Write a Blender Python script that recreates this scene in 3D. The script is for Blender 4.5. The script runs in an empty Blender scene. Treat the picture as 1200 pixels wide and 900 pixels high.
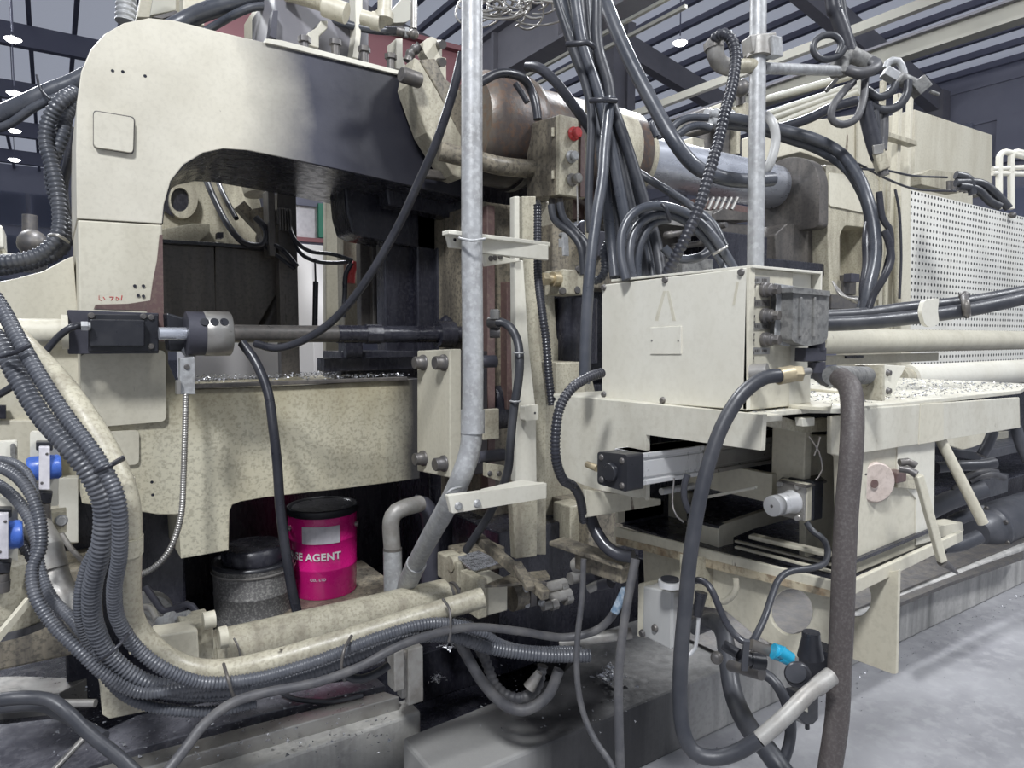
import bpy, math, random
from mathutils import Vector, geometry
random.seed(7)
sc = bpy.context.scene
COL = sc.collection
# ---------------------------------------------------------------- camera
YAW = math.radians(56); TILT = math.atan(55/800); EYE = Vector((0, 0, 1.6))
FH = Vector((math.cos(YAW), math.sin(YAW), 0)); RT = Vector((math.sin(YAW), -math.cos(YAW), 0)); UPZ = Vector((0, 0, 1))
FW = FH*math.cos(TILT)-UPZ*math.sin(TILT); UP = FH*math.sin(TILT)+UPZ*math.cos(TILT)
cd = bpy.data.cameras.new('camera'); cam = bpy.data.objects.new('camera', cd); COL.objects.link(cam)
cd.sensor_width = 36; cd.lens = 24; cd.clip_start = .05; cd.clip_end = 300
cam.location = EYE; cam.rotation_euler = FW.to_track_quat('-Z', 'Y').to_euler()
sc.camera = cam
# ---------------------------------------------------------------- world, lights, exposure
w = bpy.data.worlds.new('world'); sc.world = w; w.use_nodes = True
w.node_tree.nodes['Background'].inputs[0].default_value = (.80, .86, 1, 1)
w.node_tree.nodes['Background'].inputs[1].default_value = .43
def area(loc, aim, size, power, col=(.95, .97, 1)):
    l = bpy.data.lights.new('high_bay_or_fill_light', 'AREA'); l.shape = 'DISK'; l.size = size; l.energy = power; l.color = col
    o = bpy.data.objects.new('high_bay_or_fill_light', l); COL.objects.link(o); o.location = loc
    o.rotation_euler = (Vector(aim)-Vector(loc)).to_track_quat('-Z', 'Y').to_euler()
area((-2.2, -1.6, 6.8), (1, 2.2, 1.2), 1.0, 520)
area((5.5, -2.5, 7.5), (2.5, 1.5, 1), 1.2, 400)
area((9, 7, 8), (8, 7, 0), 1.5, 900)
area((-3, 14, 9), (-2, 14, 0), 2, 900)
area((1.2, 6.2, 7), (1.2, 3.8, 1), 1.2, 420)  # back light added to brighten the space behind the press opening
sc.view_settings.view_transform = 'Standard'; sc.view_settings.look = 'None'
sc.view_settings.exposure = .12; sc.view_settings.gamma = 1; sc.view_settings.use_curve_mapping = False

# ---------------------------------------------------------------- from a view ray to a point on a real plane
def ray(px, py): return FW+RT*((px-600)/800)-UP*((py-450)/800)
def pd(px, py, d): return EYE+ray(px, py)*d
def pX(px, py, v): r = ray(px, py); return EYE+r*(v/r.x)
def pY(px, py, v): r = ray(px, py); return EYE+r*(v/r.y)
def pZ(px, py, v): r = ray(px, py); return EYE+r*((v-EYE.z)/r.z)
def W(p): return p if isinstance(p, Vector) else pd(*p)

def rnd(pts, r, n=5):
    """round the corners of a polygon (x, y[, own radius])"""
    out = []; N = len(pts)
    for i in range(N):
        p = Vector(pts[i][:2]); a = Vector(pts[i-1][:2]); b = Vector(pts[(i+1) % N][:2])
        rr = pts[i][2] if len(pts[i]) > 2 else r
        rr = min(rr, (a-p).length*.48, (b-p).length*.48)
        if rr < .3: out.append(tuple(p)); continue
        s = p+(a-p).normalized()*rr; e = p+(b-p).normalized()*rr
        for k in range(n+1):
            t = k/n; out.append(tuple(s*(1-t)**2+p*2*t*(1-t)+e*t*t))
    return out
def ell(cx, cy, rx, ry, n=24): return [(cx+rx*math.cos(2*math.pi*k/n), cy+ry*math.sin(2*math.pi*k/n)) for k in range(n)]

class B:
    def __init__(s): s.v = []; s.f = []; s.sm = []
    def add(s, vs, fs, smooth=False):
        o = len(s.v); s.v += [tuple(v) for v in vs]
        for f in fs: s.f.append(tuple(i+o for i in f)); s.sm.append(smooth)
    def prism(s, pts, ext, holes=()):
        loops = [list(pts)]+[list(h) for h in holes]
        flat = [p for l in loops for p in l]; n = len(flat)
        tris = geometry.tessellate_polygon(loops)
        fs = []
        nrm = Vector((0, 0, 0))
        L = loops[0]
        for i in range(len(L)): nrm += L[i-1].cross(L[i])
        for t in tris:
            a, b, c = (flat[i] for i in t); tn = (b-a).cross(c-a)
            t = tuple(t) if tn.dot(ext) < 0 else tuple(reversed(t))
            fs.append(t); fs.append(tuple(i+n for i in reversed(t)))
        o = 0
        for k, l in enumerate(loops):
            m = len(l); ln = Vector((0, 0, 0))
            for i in range(m): ln += l[i-1].cross(l[i])
            flip = (ln.dot(ext) < 0) ^ (k > 0)
            for i in range(m):
                a, b = o+i, o+(i+1) % m
                fs.append((a, b, b+n, a+n) if not flip else (b, a, a+n, b+n))
            o += m
        s.add(flat+[p+ext for p in flat], fs)
    def X(s, v, pts, t, holes=()): s.prism([pX(a, b, v) for a, b in pts], Vector((t, 0, 0)), [[pX(a, b, v) for a, b in h] for h in holes])
    def Y(s, v, pts, t, holes=()): s.prism([pY(a, b, v) for a, b in pts], Vector((0, t, 0)), [[pY(a, b, v) for a, b in h] for h in holes])
    def Z(s, v, pts, t, holes=()): s.prism([pZ(a, b, v) for a, b in pts], Vector((0, 0, -t)), [[pZ(a, b, v) for a, b in h] for h in holes])
    def box(s, x0, x1, y0, y1, z0, z1):
        s.add([(x, y, z) for z in (z0, z1) for y in (y0, y1) for x in (x0, x1)], [(0, 2, 3, 1), (4, 5, 7, 6), (0, 1, 5, 4), (2, 6, 7, 3), (0, 4, 6, 2), (1, 3, 7, 5)])
    def bX(s, v, px0, px1, py0, py1, t):
        """box whose -X face lies on X=v between the given pixels (rows read at px1), t thick"""
        y0 = pX(px1, py0, v).y; y1 = pX(px0, py0, v).y; s.box(v, v+t, y0, y1, pX(px1, py1, v).z, pX(px1, py0, v).z)
    def bY(s, v, px0, px1, py0, py1, t):
        x0 = pY(px0, py0, v).x; x1 = pY(px1, py0, v).x; s.box(x0, x1, v, v+t, pY(px0, py1, v).z, pY(px0, py0, v).z)
    def cyl(s, p0, p1, r, r1=None, n=20, cap=True, smooth=True):
        p0 = W(p0); p1 = W(p1); r1 = r if r1 is None else r1
        s.lathe(p0, p1-p0, [(0, r), ((p1-p0).length, r1)], n, cap, smooth)
    def lathe(s, p0, ax, prof, n=24, cap=True, smooth=True, ph=0):
        p0 = W(p0); a = ax.normalized(); u = a.orthogonal().normalized(); w_ = a.cross(u); vs = []; fs = []
        if abs(a.z) < .7: u = a.cross(Vector((0, 0, 1))).normalized(); w_ = a.cross(u)
        for h, r in prof:
            for k in range(n):
                t = 2*math.pi*(k+ph)/n; vs.append(p0+a*h+(u*math.cos(t)+w_*math.sin(t))*r)
        for i in range(len(prof)-1):
            for k in range(n):
                k2 = (k+1) % n; fs.append((i*n+k, i*n+k2, (i+1)*n+k2, (i+1)*n+k))
        s.add(vs, fs, smooth)
        if cap: s.add(vs[:n], [tuple(reversed(range(n)))]); s.add(vs[-n:], [tuple(range(n))])
    def cX(s, px0, py0, px1, Yv, r, n=20):
        a = pY(px0, py0, Yv); b = Vector((pY(px1, py0, Yv).x, Yv, a.z)); s.cyl(a, b, r, n=n)
    def tube(s, pts, r, corr=0, n=10, step=.02):
        P = [W(p) for p in pts]; Q = []
        if len(P) == 2: P = [P[0], P[0].lerp(P[1], .5), P[1]]
        E = [P[0]*2-P[1]]+P+[P[-1]*2-P[-2]]
        st = corr/4 if corr else step
        dense = []
        for i in range(1, len(E)-2):
            p0, p1, p2, p3 = E[i-1:i+3]
            for k in range(40):
                t = k/40
                dense.append(.5*((2*p1)+(p2-p0)*t+(2*p0-5*p1+4*p2-p3)*t*t+(3*p1-p0-3*p2+p3)*t**3))
        dense.append(P[-1]); Q = [dense[0]]; acc = 0
        for i in range(1, len(dense)):
            a, b = dense[i-1], dense[i]; L = (b-a).length
            while acc+L >= st and L > 0:
                t = (st-acc)/L; a = a.lerp(b, t); Q.append(a.copy()); L = (b-a).length; acc = 0
            acc += L
        if (Q[-1]-dense[-1]).length > 1e-4: Q.append(dense[-1])
        vs = []; fs = []; u = None
        for i, q in enumerate(Q):
            t = (Q[min(i+1, len(Q)-1)]-Q[max(i-1, 0)]).normalized()
            u = t.orthogonal().normalized() if u is None else (u-t*u.dot(t)).normalized()
            w_ = t.cross(u); rr = r*((1, 1, .85, .85)[i % 4] if corr else 1)
            for k in range(n):
                an = 2*math.pi*k/n; vs.append(q+(u*math.cos(an)+w_*math.sin(an))*rr)
        for i in range(len(Q)-1):
            for k in range(n):
                k2 = (k+1) % n; fs.append((i*n+k, i*n+k2, (i+1)*n+k2, (i+1)*n+k))
        s.add(vs, fs, True)
        s.add(vs[:n], [tuple(reversed(range(n)))]); s.add(vs[-n:], [tuple(range(n))])
    def ball(s, c, r, sq=1, n=14):
        c = W(c); s.lathe(c-Vector((0, 0, r*sq)), Vector((0, 0, 1)), [(r*sq*(1-math.cos(math.pi*k/8)), max(r*math.sin(math.pi*k/8), 1e-4)) for k in range(9)], n, False)
    def bar(s, p0, p1, w_, h):
        """rectangular bar between two points"""
        p0 = W(p0); p1 = W(p1); a = (p1-p0).normalized(); u = a.cross(UPZ)
        u = u.normalized() if u.length > .1 else Vector((1, 0, 0)); v = a.cross(u)
        q = [u*w_/2+v*h/2, -u*w_/2+v*h/2, -u*w_/2-v*h/2, u*w_/2-v*h/2]
        s.add([p0+k for k in q]+[p1+k for k in q], [(0, 3, 2, 1), (4, 5, 6, 7), (0, 1, 5, 4), (1, 2, 6, 5), (2, 3, 7, 6), (3, 0, 4, 7)])
    def bolt(s, p, ax, r, h, sock=True):
        p = W(p); a = Vector(ax).normalized()
        s.lathe(p, a, [(0, r*1.25), (h*.2, r*1.25), (h*.2, r), (h*.92, r), (h, r*.9)], 16)
        if sock: s.lathe(p+a*h*1.001, a, [(0, r*.5), (.0006, r*.5)], 6)
    def hexa(s, p, ax, r, h): s.lathe(W(p), Vector(ax), [(0, r), (h*.85, r), (h, r*.88)], 6, smooth=False)

def run(ops):
    if isinstance(ops, B): return ops
    b = B()
    if isinstance(ops, tuple): ops = [ops]
    for o in ops:
        if o[0] == 'ct': b.tube(o[1], o[2], corr=o[3], n=o[4] if len(o) > 4 else 12)
        else: getattr(b, o[0])(*o[1:])
    return b
def mk(name, ops, m, org, bev):
    b = run(ops); me = bpy.data.meshes.new(name)
    me.from_pydata([tuple(Vector(v)-org) for v in b.v], [], b.f); me.polygons.foreach_set('use_smooth', b.sm)
    me.materials.append(M[m]); me.update()
    o = bpy.data.objects.new(name, me); COL.objects.link(o)
    if bev:
        md = o.modifiers.new('bevel', 'BEVEL'); md.width = bev; md.segments = 2; md.limit_method = 'ANGLE'; md.angle_limit = math.radians(40)
    return o
def base_of(b):
    xs, ys, zs = zip(*b.v); return Vector(((min(xs)+max(xs))/2, (min(ys)+max(ys))/2, min(zs)))
def tag(o, label, cat, group=None, kind=None):
    o['label'] = label
    if cat: o['category'] = cat
    if group: o['group'] = group
    o['kind'] = kind or 'thing'
    n = len(label.split()); assert 4 <= n <= 16, label
    return o
GROUPS = {'corrugated_hose': 'corrugated hoses', 'smooth_hose': 'smooth rubber hoses', 'cable': 'thin cables', 'cable_tie': 'ties around the hoses', 'high_bay_lamp': 'high bay lamps under the roof', 'cream_post': 'cream upright posts',
          'pipe_run': 'pale pipes of the upper right run', 'metal_scrap': 'lumps of dross in the pit', 'thick_hose': 'thick hoses', 'small_hose': 'small hoses round the tray', 'pipe_stub': 'short pipe stubs', 'solenoid_valve': 'blue coil valves at the left',
          'metal_chips': 'swarf chips', 'pail_stand': 'ledges under the pails', 'pipe_bracket': 'white brackets of the conduit', 'support_rod': 'leaning cream rods'}
SPLIT = {'nut', 'socket', 'block', 'guide', 'boss', 'coupling', 'fitting', 'pin', 'ring', 'frame', 'rail', 'flange', 'foot', 'clamp', 'ridge', 'plate', 'barrel_', 'stem', 'neck', 'valve', 'union', 'side_panel', 'lug', 'hook'}
class T:
    """a thing: an Empty at its base with its parts below it"""
    def __init__(s, name, label, cat, group=None):
        group = group or GROUPS.get(name)
        s.o = bpy.data.objects.new(name, None); COL.objects.link(s.o); s.org = None; tag(s.o, label, cat, group)
    def p(s, name, m, ops, bev=.002, label=None, under=None, n=None):
        if name in SPLIT and isinstance(ops, list) and len(ops) > 1:
            for q in ops: o = s.p(name, m, [q], bev, label, under)
            return o
        b = run(ops)
        if s.org is None: s.org = base_of(b); s.o.location = s.org
        o = mk(name, b, m, s.org, bev); o.parent = under or s.o
        if label: o['label'] = label
        return o
def S(name, label, cat, m, ops, bev=.002, group=None):
    group = group or GROUPS.get(name)
    b = run(ops); org = base_of(b); o = mk(name, b, m, org, bev); o.location = org
    return tag(o, label, cat, group)
def ST(name, m, ops, bev=0, label=None):
    b = run(ops); org = base_of(b); o = mk(name, b, m, org, bev); o.location = org; o['kind'] = 'structure'
    o['label'] = label or name.replace('_', ' ')
    return o

# ---------------------------------------------------------------- materials
M = {}
def mat(name, base, rough=.5, metal=0, dirt=None, amt=.5, scale=5, streak=1, fine=None, fine_amt=.5, fscale=60, chip=None, chip_t=.66, chip_s=9, bump=.15, masks=(), spec=.5, emit=0):
    m = bpy.data.materials.new(name); m.use_nodes = True; nt = m.node_tree; N = nt.nodes; L = nt.links
    bs = N['Principled BSDF']; M[name] = m
    geo = N.new('ShaderNodeNewGeometry'); mp = N.new('ShaderNodeMapping'); mp.inputs['Scale'].default_value = (1, 1, streak)
    L.new(geo.outputs['Position'], mp.inputs[0]); st = mp.outputs[0]
    def noise(sc_, det=5, vec=st, ro=.6):
        n = N.new('ShaderNodeTexNoise'); n.inputs['Scale'].default_value = sc_; n.inputs['Detail'].default_value = det; n.inputs['Roughness'].default_value = ro
        L.new(vec, n.inputs['Vector']); return n.outputs['Fac']
    def rng(f, a, b, c=0, d=1):
        r = N.new('ShaderNodeMapRange'); r.inputs[1].default_value = a; r.inputs[2].default_value = b; r.inputs[3].default_value = c; r.inputs[4].default_value = d
        L.new(f, r.inputs[0]); return r.outputs[0]
    def mix(f, a, b):
        x = N.new('ShaderNodeMix'); x.data_type = 'RGBA'; L.new(f, x.inputs[0])
        for i, c in ((6, a), (7, b)):
            if isinstance(c, tuple): x.inputs[i].default_value = (*c, 1)
            else: L.new(c, x.inputs[i])
        return x.outputs[2]
    def mul(a, b, op='MULTIPLY'):
        x = N.new('ShaderNodeMath'); x.operation = op; x.use_clamp = True
        for i, c in enumerate((a, b)):
            if isinstance(c, (int, float)): x.inputs[i].default_value = c
            else: L.new(c, x.inputs[i])
        return x.outputs[0]
    n1 = noise(scale); col = base
    if dirt: col = mix(rng(n1, .42, .72, 0, amt), base, dirt)
    if fine: col = mix(rng(noise(fscale, 3, geo.outputs['Position']), .48, .62, 0, fine_amt), col, fine)
    if chip: col = mix(rng(noise(chip_s, 8), chip_t, chip_t+.03), col, chip)
    for mk_ in masks:      # stains and tone changes with a place of their own: (axis, from, to, colour, strength[, noise scale])
        sp = N.new('ShaderNodeSeparateXYZ'); L.new(geo.outputs['Position'], sp.inputs[0])
        jit = noise(mk_[5] if len(mk_) > 5 else 4, 6)
        a = N.new('ShaderNodeMath'); a.operation = 'MULTIPLY_ADD'; L.new(jit, a.inputs[0]); k = (mk_[2]-mk_[1])*.9; a.inputs[1].default_value = k
        L.new(sp.outputs[mk_[0]], a.inputs[2])
        f = rng(a.outputs[0], mk_[1]+k*.5, mk_[2]+k*.5, 0, mk_[4]); col = mix(f, col, mk_[3])
    if isinstance(col, tuple): bs.inputs['Base Color'].default_value = (*col, 1)
    else: L.new(col, bs.inputs['Base Color'])
    L.new(rng(noise(scale*3), .3, .7, max(rough-.12, .05), min(rough+.12, 1)), bs.inputs['Roughness'])
    bs.inputs['Metallic'].default_value = metal; bs.inputs['Specular IOR Level'].default_value = spec
    if bump:
        bp = N.new('ShaderNodeBump'); bp.inputs['Strength'].default_value = bump; bp.inputs['Distance'].default_value = .004
        L.new(noise(45, 6, geo.outputs['Position'], .7), bp.inputs['Height']); L.new(bp.outputs[0], bs.inputs['Normal'])
    if emit: bs.inputs['Emission Color'].default_value = (*base, 1); bs.inputs['Emission Strength'].default_value = emit
    return m
BK = (.012, .012, .017)
mat('cream', (.56, .53, .43), .45, dirt=(.38, .34, .25), amt=.55, scale=6, streak=.25, fine=(.30, .27, .2), fine_amt=.2, chip=(.13, .1, .08), chip_t=.685, chip_s=12, bump=.12)
mat('white', (.66, .64, .56), .42, dirt=(.53, .50, .41), amt=.5, scale=5, streak=.35, fine=(.42, .39, .31), fine_amt=.12, chip=(.2, .16, .12), chip_t=.70, chip_s=14, bump=.1)
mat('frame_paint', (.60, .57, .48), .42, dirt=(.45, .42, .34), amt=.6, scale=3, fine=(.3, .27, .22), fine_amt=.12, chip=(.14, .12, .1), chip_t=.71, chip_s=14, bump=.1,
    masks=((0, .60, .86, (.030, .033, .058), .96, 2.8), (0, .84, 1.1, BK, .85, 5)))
mat('lower_paint', (.56, .53, .41), .4, dirt=(.40, .35, .23), amt=.55, scale=5, streak=.25, fine=(.17, .15, .11), fine_amt=.42, fscale=95, chip=(.15, .12, .1), chip_t=.7, bump=.2,
    masks=((2, 1.20, 1.46, (.24, .20, .11), .75, 9), (2, 1.39, 1.44, (.05, .045, .035), .8, 14), (0, 1.16, 1.3, BK, .95, 6)))
mat('plain_paint', (.58, .55, .45), .42, dirt=(.44, .41, .32), amt=.55, scale=6, streak=.2, fine=(.3, .27, .2), fine_amt=.15, chip=(.14, .11, .09), chip_t=.68, chip_s=16, bump=.1)
mat('oily', (.25, .22, .165), .35, dirt=(.05, .045, .042), amt=.95, scale=12, streak=.12, fine=(.03, .03, .03), fine_amt=.55, fscale=70, bump=.3)
mat('table_paint', (.57, .55, .47), .42, dirt=(.44, .41, .33), amt=.6, scale=9, streak=.4, fine=(.36, .33, .26), fine_amt=.2, fscale=50, chip=(.16, .12, .09), chip_t=.69, chip_s=18, bump=.22)
mat('oily_cream', (.47, .44, .34), .4, dirt=(.19, .165, .125), amt=.75, scale=16, streak=.22, fine=(.2, .175, .13), fine_amt=.45, fscale=110, chip=(.06, .05, .04), chip_t=.68, chip_s=7, bump=.25)
mat('primer', (.125, .075, .07), .5, dirt=(.07, .05, .048), amt=.7, scale=8, streak=.2, fine=(.2, .16, .12), fine_amt=.3, bump=.2)
mat('rust', (.075, .06, .055), .4, .1, dirt=(.22, .19, .145), amt=.75, scale=7, streak=.3, fine=(.16, .085, .045), fine_amt=.5, fscale=40, bump=.35, masks=((2, 2.42, 2.26, (.02, .02, .025), .9),))  # mask turns the colour near black towards the bottom
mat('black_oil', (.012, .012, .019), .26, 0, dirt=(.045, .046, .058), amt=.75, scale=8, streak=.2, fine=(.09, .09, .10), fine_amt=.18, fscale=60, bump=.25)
mat('dark_steel', (.085, .078, .072), .38, .2, dirt=(.20, .18, .16), amt=.6, scale=9, streak=.12, fine=(.04, .04, .04), fine_amt=.4, bump=.2)
mat('dark_iron', (.05, .05, .065), .5, .2, dirt=(.1, .1, .12), amt=.5, scale=8, bump=.2)
mat('rubber', (.028, .03, .037), .42, dirt=(.075, .075, .08), amt=.5, scale=10, bump=.1)
mat('rubber_dusty', (.06, .06, .066), .5, dirt=(.15, .145, .14), amt=.7, scale=14, bump=.2)
mat('conduit', (.048, .053, .066), .34, dirt=(.10, .102, .112), amt=.6, scale=9, bump=.06)
mat('conduit_black', (.02, .021, .028), .34, dirt=(.07, .07, .08), amt=.5, scale=7, bump=.05)
mat('brown_hose', (.062, .052, .05), .55, dirt=(.095, .082, .078), amt=.5, scale=40, streak=.2, fine=(.16, .15, .14), fine_amt=.3, fscale=200, bump=.4)
mat('rusty_edge', (.48, .42, .30), .5, dirt=(.20, .11, .05), amt=.9, scale=16, fine=(.10, .07, .05), fine_amt=.5, fscale=50, bump=.3)
mat('pink_cream', (.56, .48, .43), .5, dirt=(.42, .34, .29), amt=.6, scale=20, fine=(.25, .2, .17), fine_amt=.3, fscale=90, bump=.2)
mat('conduit_grey', (.075, .08, .094), .36, dirt=(.14, .142, .152), amt=.6, scale=12, bump=.06)
mat('galvanised', (.36, .365, .37), .45, .25, dirt=(.22, .215, .21), amt=.75, scale=16, fine=(.52, .53, .53), fine_amt=.45, fscale=60, bump=.15)
mat('galvanised_dirty', (.34, .33, .31), .5, .35, dirt=(.16, .14, .12), amt=.8, scale=14, bump=.3)
mat('alu', (.62, .62, .62), .35, .3, dirt=(.48, .48, .48), amt=.5, scale=7, streak=.3, bump=.04)
mat('chrome', (.50, .52, .57), .3, .6, dirt=(.30, .31, .34), amt=.5, scale=3, streak=4, bump=.03)
mat('steel', (.36, .35, .33), .36, .6, dirt=(.18, .16, .14), amt=.6, scale=9, bump=.1)
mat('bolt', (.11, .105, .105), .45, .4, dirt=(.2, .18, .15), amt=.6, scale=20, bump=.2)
mat('brass', (.45, .38, .25), .4, .5, dirt=(.2, .17, .12), amt=.6, scale=20)
mat('grey_cast', (.17, .17, .165), .6, .2, dirt=(.28, .27, .25), amt=.7, scale=14, fine=(.06, .06, .06), fine_amt=.5, bump=.5)
mat('pink', (.66, .012, .21), .25, 0, dirt=(.38, .01, .12), amt=.35, scale=6, bump=.03, spec=.6)
mat('label_white', (.62, .6, .63), .5, dirt=(.4, .38, .42), amt=.6, scale=30, bump=0)
mat('paint_white', (.8, .78, .78), .5, bump=0)
mat('speckled', (.16, .155, .15), .4, .3, dirt=(.05, .05, .05), amt=.6, scale=5, fine=(.42, .41, .38), fine_amt=.6, fscale=110, bump=.3)
mat('blue', (.06, .14, .50), .3, dirt=(.03, .08, .3), amt=.5, scale=20)
mat('cyan', (.02, .32, .50), .35, dirt=(.01, .15, .25), amt=.5, scale=25)
mat('red', (.50, .05, .05), .35, dirt=(.25, .03, .03), amt=.5, scale=20)
mat('green', (.03, .2, .13), .5)
mat('black_plastic', (.016, .017, .022), .35, dirt=(.05, .05, .055), amt=.4, scale=12, bump=.05)
mat('pump', (.055, .058, .068), .4, .1, dirt=(.11, .11, .12), amt=.5, scale=7, bump=.15)
mat('chips', (.50, .51, .54), .3, .6, dirt=(.05, .05, .05), amt=.95, scale=60, bump=.5)
mat('concrete', (.33, .33, .345), .55, dirt=(.21, .21, .225), amt=.9, scale=2.2, streak=1, fine=(.40, .40, .41), fine_amt=.4, fscale=14, chip=(.75, .75, .78), chip_t=.735, chip_s=60, bump=.12, spec=.45)
mat('kerb', (.46, .45, .43), .65, dirt=(.15, .15, .145), amt=.9, scale=9, streak=.1, fine=(.25, .245, .23), fine_amt=.3, fscale=40, bump=.35, masks=((0, 2.2, 1.72, (.014, .014, .017), .94, 3), (0, 1.34, 1.2, (.36, .355, .34), .9, 5)))
mat('kerb_pale', (.42, .41, .38), .6, dirt=(.13, .13, .13), amt=.85, scale=7, streak=.15, fine=(.5, .49, .47), fine_amt=.25, fscale=40, bump=.35)
mat('oil_floor', (.07, .07, .085), .25, dirt=(.20, .20, .225), amt=.95, scale=5, fine=(.40, .40, .42), fine_amt=.14, fscale=45, bump=.2)
mat('roof_sheet', (.52, .54, .66), .5, dirt=(.42, .44, .56), amt=.5, scale=.6, bump=0)
mat('purlin', (.13, .135, .19), .5, dirt=(.17, .175, .22), amt=.5, scale=1, bump=0)  # lighter tone paints in the haze of the hall
mat('girder', (.22, .215, .235), .5, dirt=(.13, .13, .15), amt=.6, scale=.8, bump=0)
mat('girder_pale', (.40, .39, .33), .5, dirt=(.26, .25, .22), amt=.6, scale=.8, bump=0)
mat('red_girder', (.22, .085, .095), .5, dirt=(.2, .08, .09), amt=.6, scale=.8, bump=0)
mat('hall_wall', (.30, .305, .37), .6, dirt=(.20, .205, .27), amt=.6, scale=.5, bump=0)
mat('hall_pane', (.30, .33, .46), .5, dirt=(.2, .22, .33), amt=.6, scale=.7, bump=0)
mat('lamp_glow', (1, .98, .95), .5, bump=0, emit=14)
mat('tape', (.12, .19, .27), .5, dirt=(.5, .55, .6), amt=.8, scale=60)
mat('grey_paint', (.42, .42, .41), .4, dirt=(.3, .3, .29), amt=.5, scale=9, streak=.3, chip=(.08, .08, .08), chip_t=.7, chip_s=20, bump=.12)
# perforated sheet: round punched holes in a grid on Y-facing metal (each about half a centimetre)
m = mat('perforated', (.72, .71, .66), .45, dirt=(.48, .46, .4), amt=.5, scale=3, streak=.4, bump=0)
def perf(m):
    N = m.node_tree.nodes; L = m.node_tree.links; bs = N['Principled BSDF']; src = bs.inputs['Base Color'].links[0].from_socket
    g = N.new('ShaderNodeNewGeometry'); sp = N.new('ShaderNodeSeparateXYZ'); L.new(g.outputs['Position'], sp.inputs[0]); o = []
    for ax, pitch in ((0, PX_PITCH), (2, PZ_PITCH)):
        a = N.new('ShaderNodeMath'); a.operation = 'DIVIDE'; L.new(sp.outputs[ax], a.inputs[0]); a.inputs[1].default_value = pitch
        b = N.new('ShaderNodeMath'); b.operation = 'FRACT'; L.new(a.outputs[0], b.inputs[0])
        c = N.new('ShaderNodeMath'); c.operation = 'SUBTRACT'; L.new(b.outputs[0], c.inputs[0]); c.inputs[1].default_value = .5
        d = N.new('ShaderNodeMath'); d.operation = 'MULTIPLY'; L.new(c.outputs[0], d.inputs[0]); d.inputs[1].default_value = pitch
        e = N.new('ShaderNodeMath'); e.operation = 'POWER'; L.new(d.outputs[0], e.inputs[0]); e.inputs[1].default_value = 2; o.append(e.outputs[0])
    s = N.new('ShaderNodeMath'); s.operation = 'ADD'; L.new(o[0], s.inputs[0]); L.new(o[1], s.inputs[1])
    t = N.new('ShaderNodeMath'); t.operation = 'LESS_THAN'; L.new(s.outputs[0], t.inputs[0]); t.inputs[1].default_value = .0105**2
    x = N.new('ShaderNodeMix'); x.data_type = 'RGBA'; L.new(t.outputs[0], x.inputs[0]); L.new(src, x.inputs[6]); x.inputs[7].default_value = (.02, .02, .02, 1)
    L.new(x.outputs[2], bs.inputs['Base Color'])
PX_PITCH, PZ_PITCH = .045, .045
perf(m)

# roof sheets let daylight through: translucent instead of opaque
def translucent(m, f):
    nt = m.node_tree; N = nt.nodes; L = nt.links; bs = N['Principled BSDF']; out = N['Material Output']
    tr = N.new('ShaderNodeBsdfTranslucent'); tr.inputs[0].default_value = (.95, .95, .98, 1); mx = N.new('ShaderNodeMixShader'); mx.inputs[0].default_value = f
    L.new(bs.outputs[0], mx.inputs[1]); L.new(tr.outputs[0], mx.inputs[2]); L.new(mx.outputs[0], out.inputs[0])
translucent(M['roof_sheet'], .75)
translucent(M['hall_pane'], .6)

# ================================================================ SETTING: hall
ROOF = lambda x: 8.6+.2*(20.7-x) if x > 3.7 else 12
def floor_ops():
    b = B(); b.box(-12, 22, -8, 1.76, -.05, 0); return b
ST('floor', 'concrete', floor_ops(), label='pale grey concrete hall floor with swept metal specks')
ST('floor_pit', 'black_oil', [('box', -12, 22, 1.761, 60, -.05, -.001)], label='floor under and behind the machine, black from oil and painted shade')  # black colour takes in both oil and the shade of the pit
ST('ceiling', 'roof_sheet', [('add', [(-14, 2, 12.05), (3.7, 2, 12.05), (3.7, 52, 12.05), (-14, 52, 12.05)], [(0, 3, 2, 1)])], label='translucent roof sheeting, ridge side')
ST('ceiling_slope', 'roof_sheet', [('add', [(3.7, 2, 12.05), (20.9, 2, 8.6), (20.9, 52, 8.6), (3.7, 52, 12.05)], [(0, 3, 2, 1)])], label='translucent roof sheeting sloping down to the far wall')
for i in range(31):      #  purlins run along the hall
    x = 20.3-.68*i if i < 25 else 3.5-1.25*(i-25)
    z = ROOF(x); ST('trim_%d' % (i+1), 'purlin', [('box', x, x+.14, 2, 52, z-.17, z-.02)], label='dark roof purlin')
n = 40
for y in (9.3, 14, 18.7, 22.4, 27.9, 34.1, 40.3, 46.5):   # rafters
    b = B()
    if y < 27: b.prism([Vector((x, y, z)) for x, z in ((3.7, 11.7), (20.7, 8.3), (20.7, 7.7), (3.7, 11.1))], Vector((0, .3, 0)))
    b.prism([Vector((x, y, z)) for x, z in ((-14, 11.75), (3.7, 11.75), (3.7, 11.05), (-14, 11.05))], Vector((0, .3, 0)))
    ST('trim_%d' % n, 'purlin' if y > 22 else 'girder', b, label='roof rafter across the hall'); n += 1
    if y < 27: ST('trim_%d' % n, 'girder', [('box', 20.3, 20.7, y-.1, y+.4, 0, 8.3)], label='wall stanchion'); n += 1
ST('trim_%d' % n, 'girder', [('box', pY(727, 60, 13.6).x, pY(737, 60, 13.6).x, 13.6, 13.95, 0, 9.9), ('box', pY(719, 60, 13.5).x, pY(728, 60, 13.5).x, 13.5, 14.0, 0, 9.8), ('box', pY(736, 60, 13.5).x, pY(745, 60, 13.5).x, 13.5, 14.0, 0, 9.8)], label='grey steel H column in the middle of the hall'); n += 1
b = B(); b.box(20.75, 21, -2, 52, 0, 9)
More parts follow.
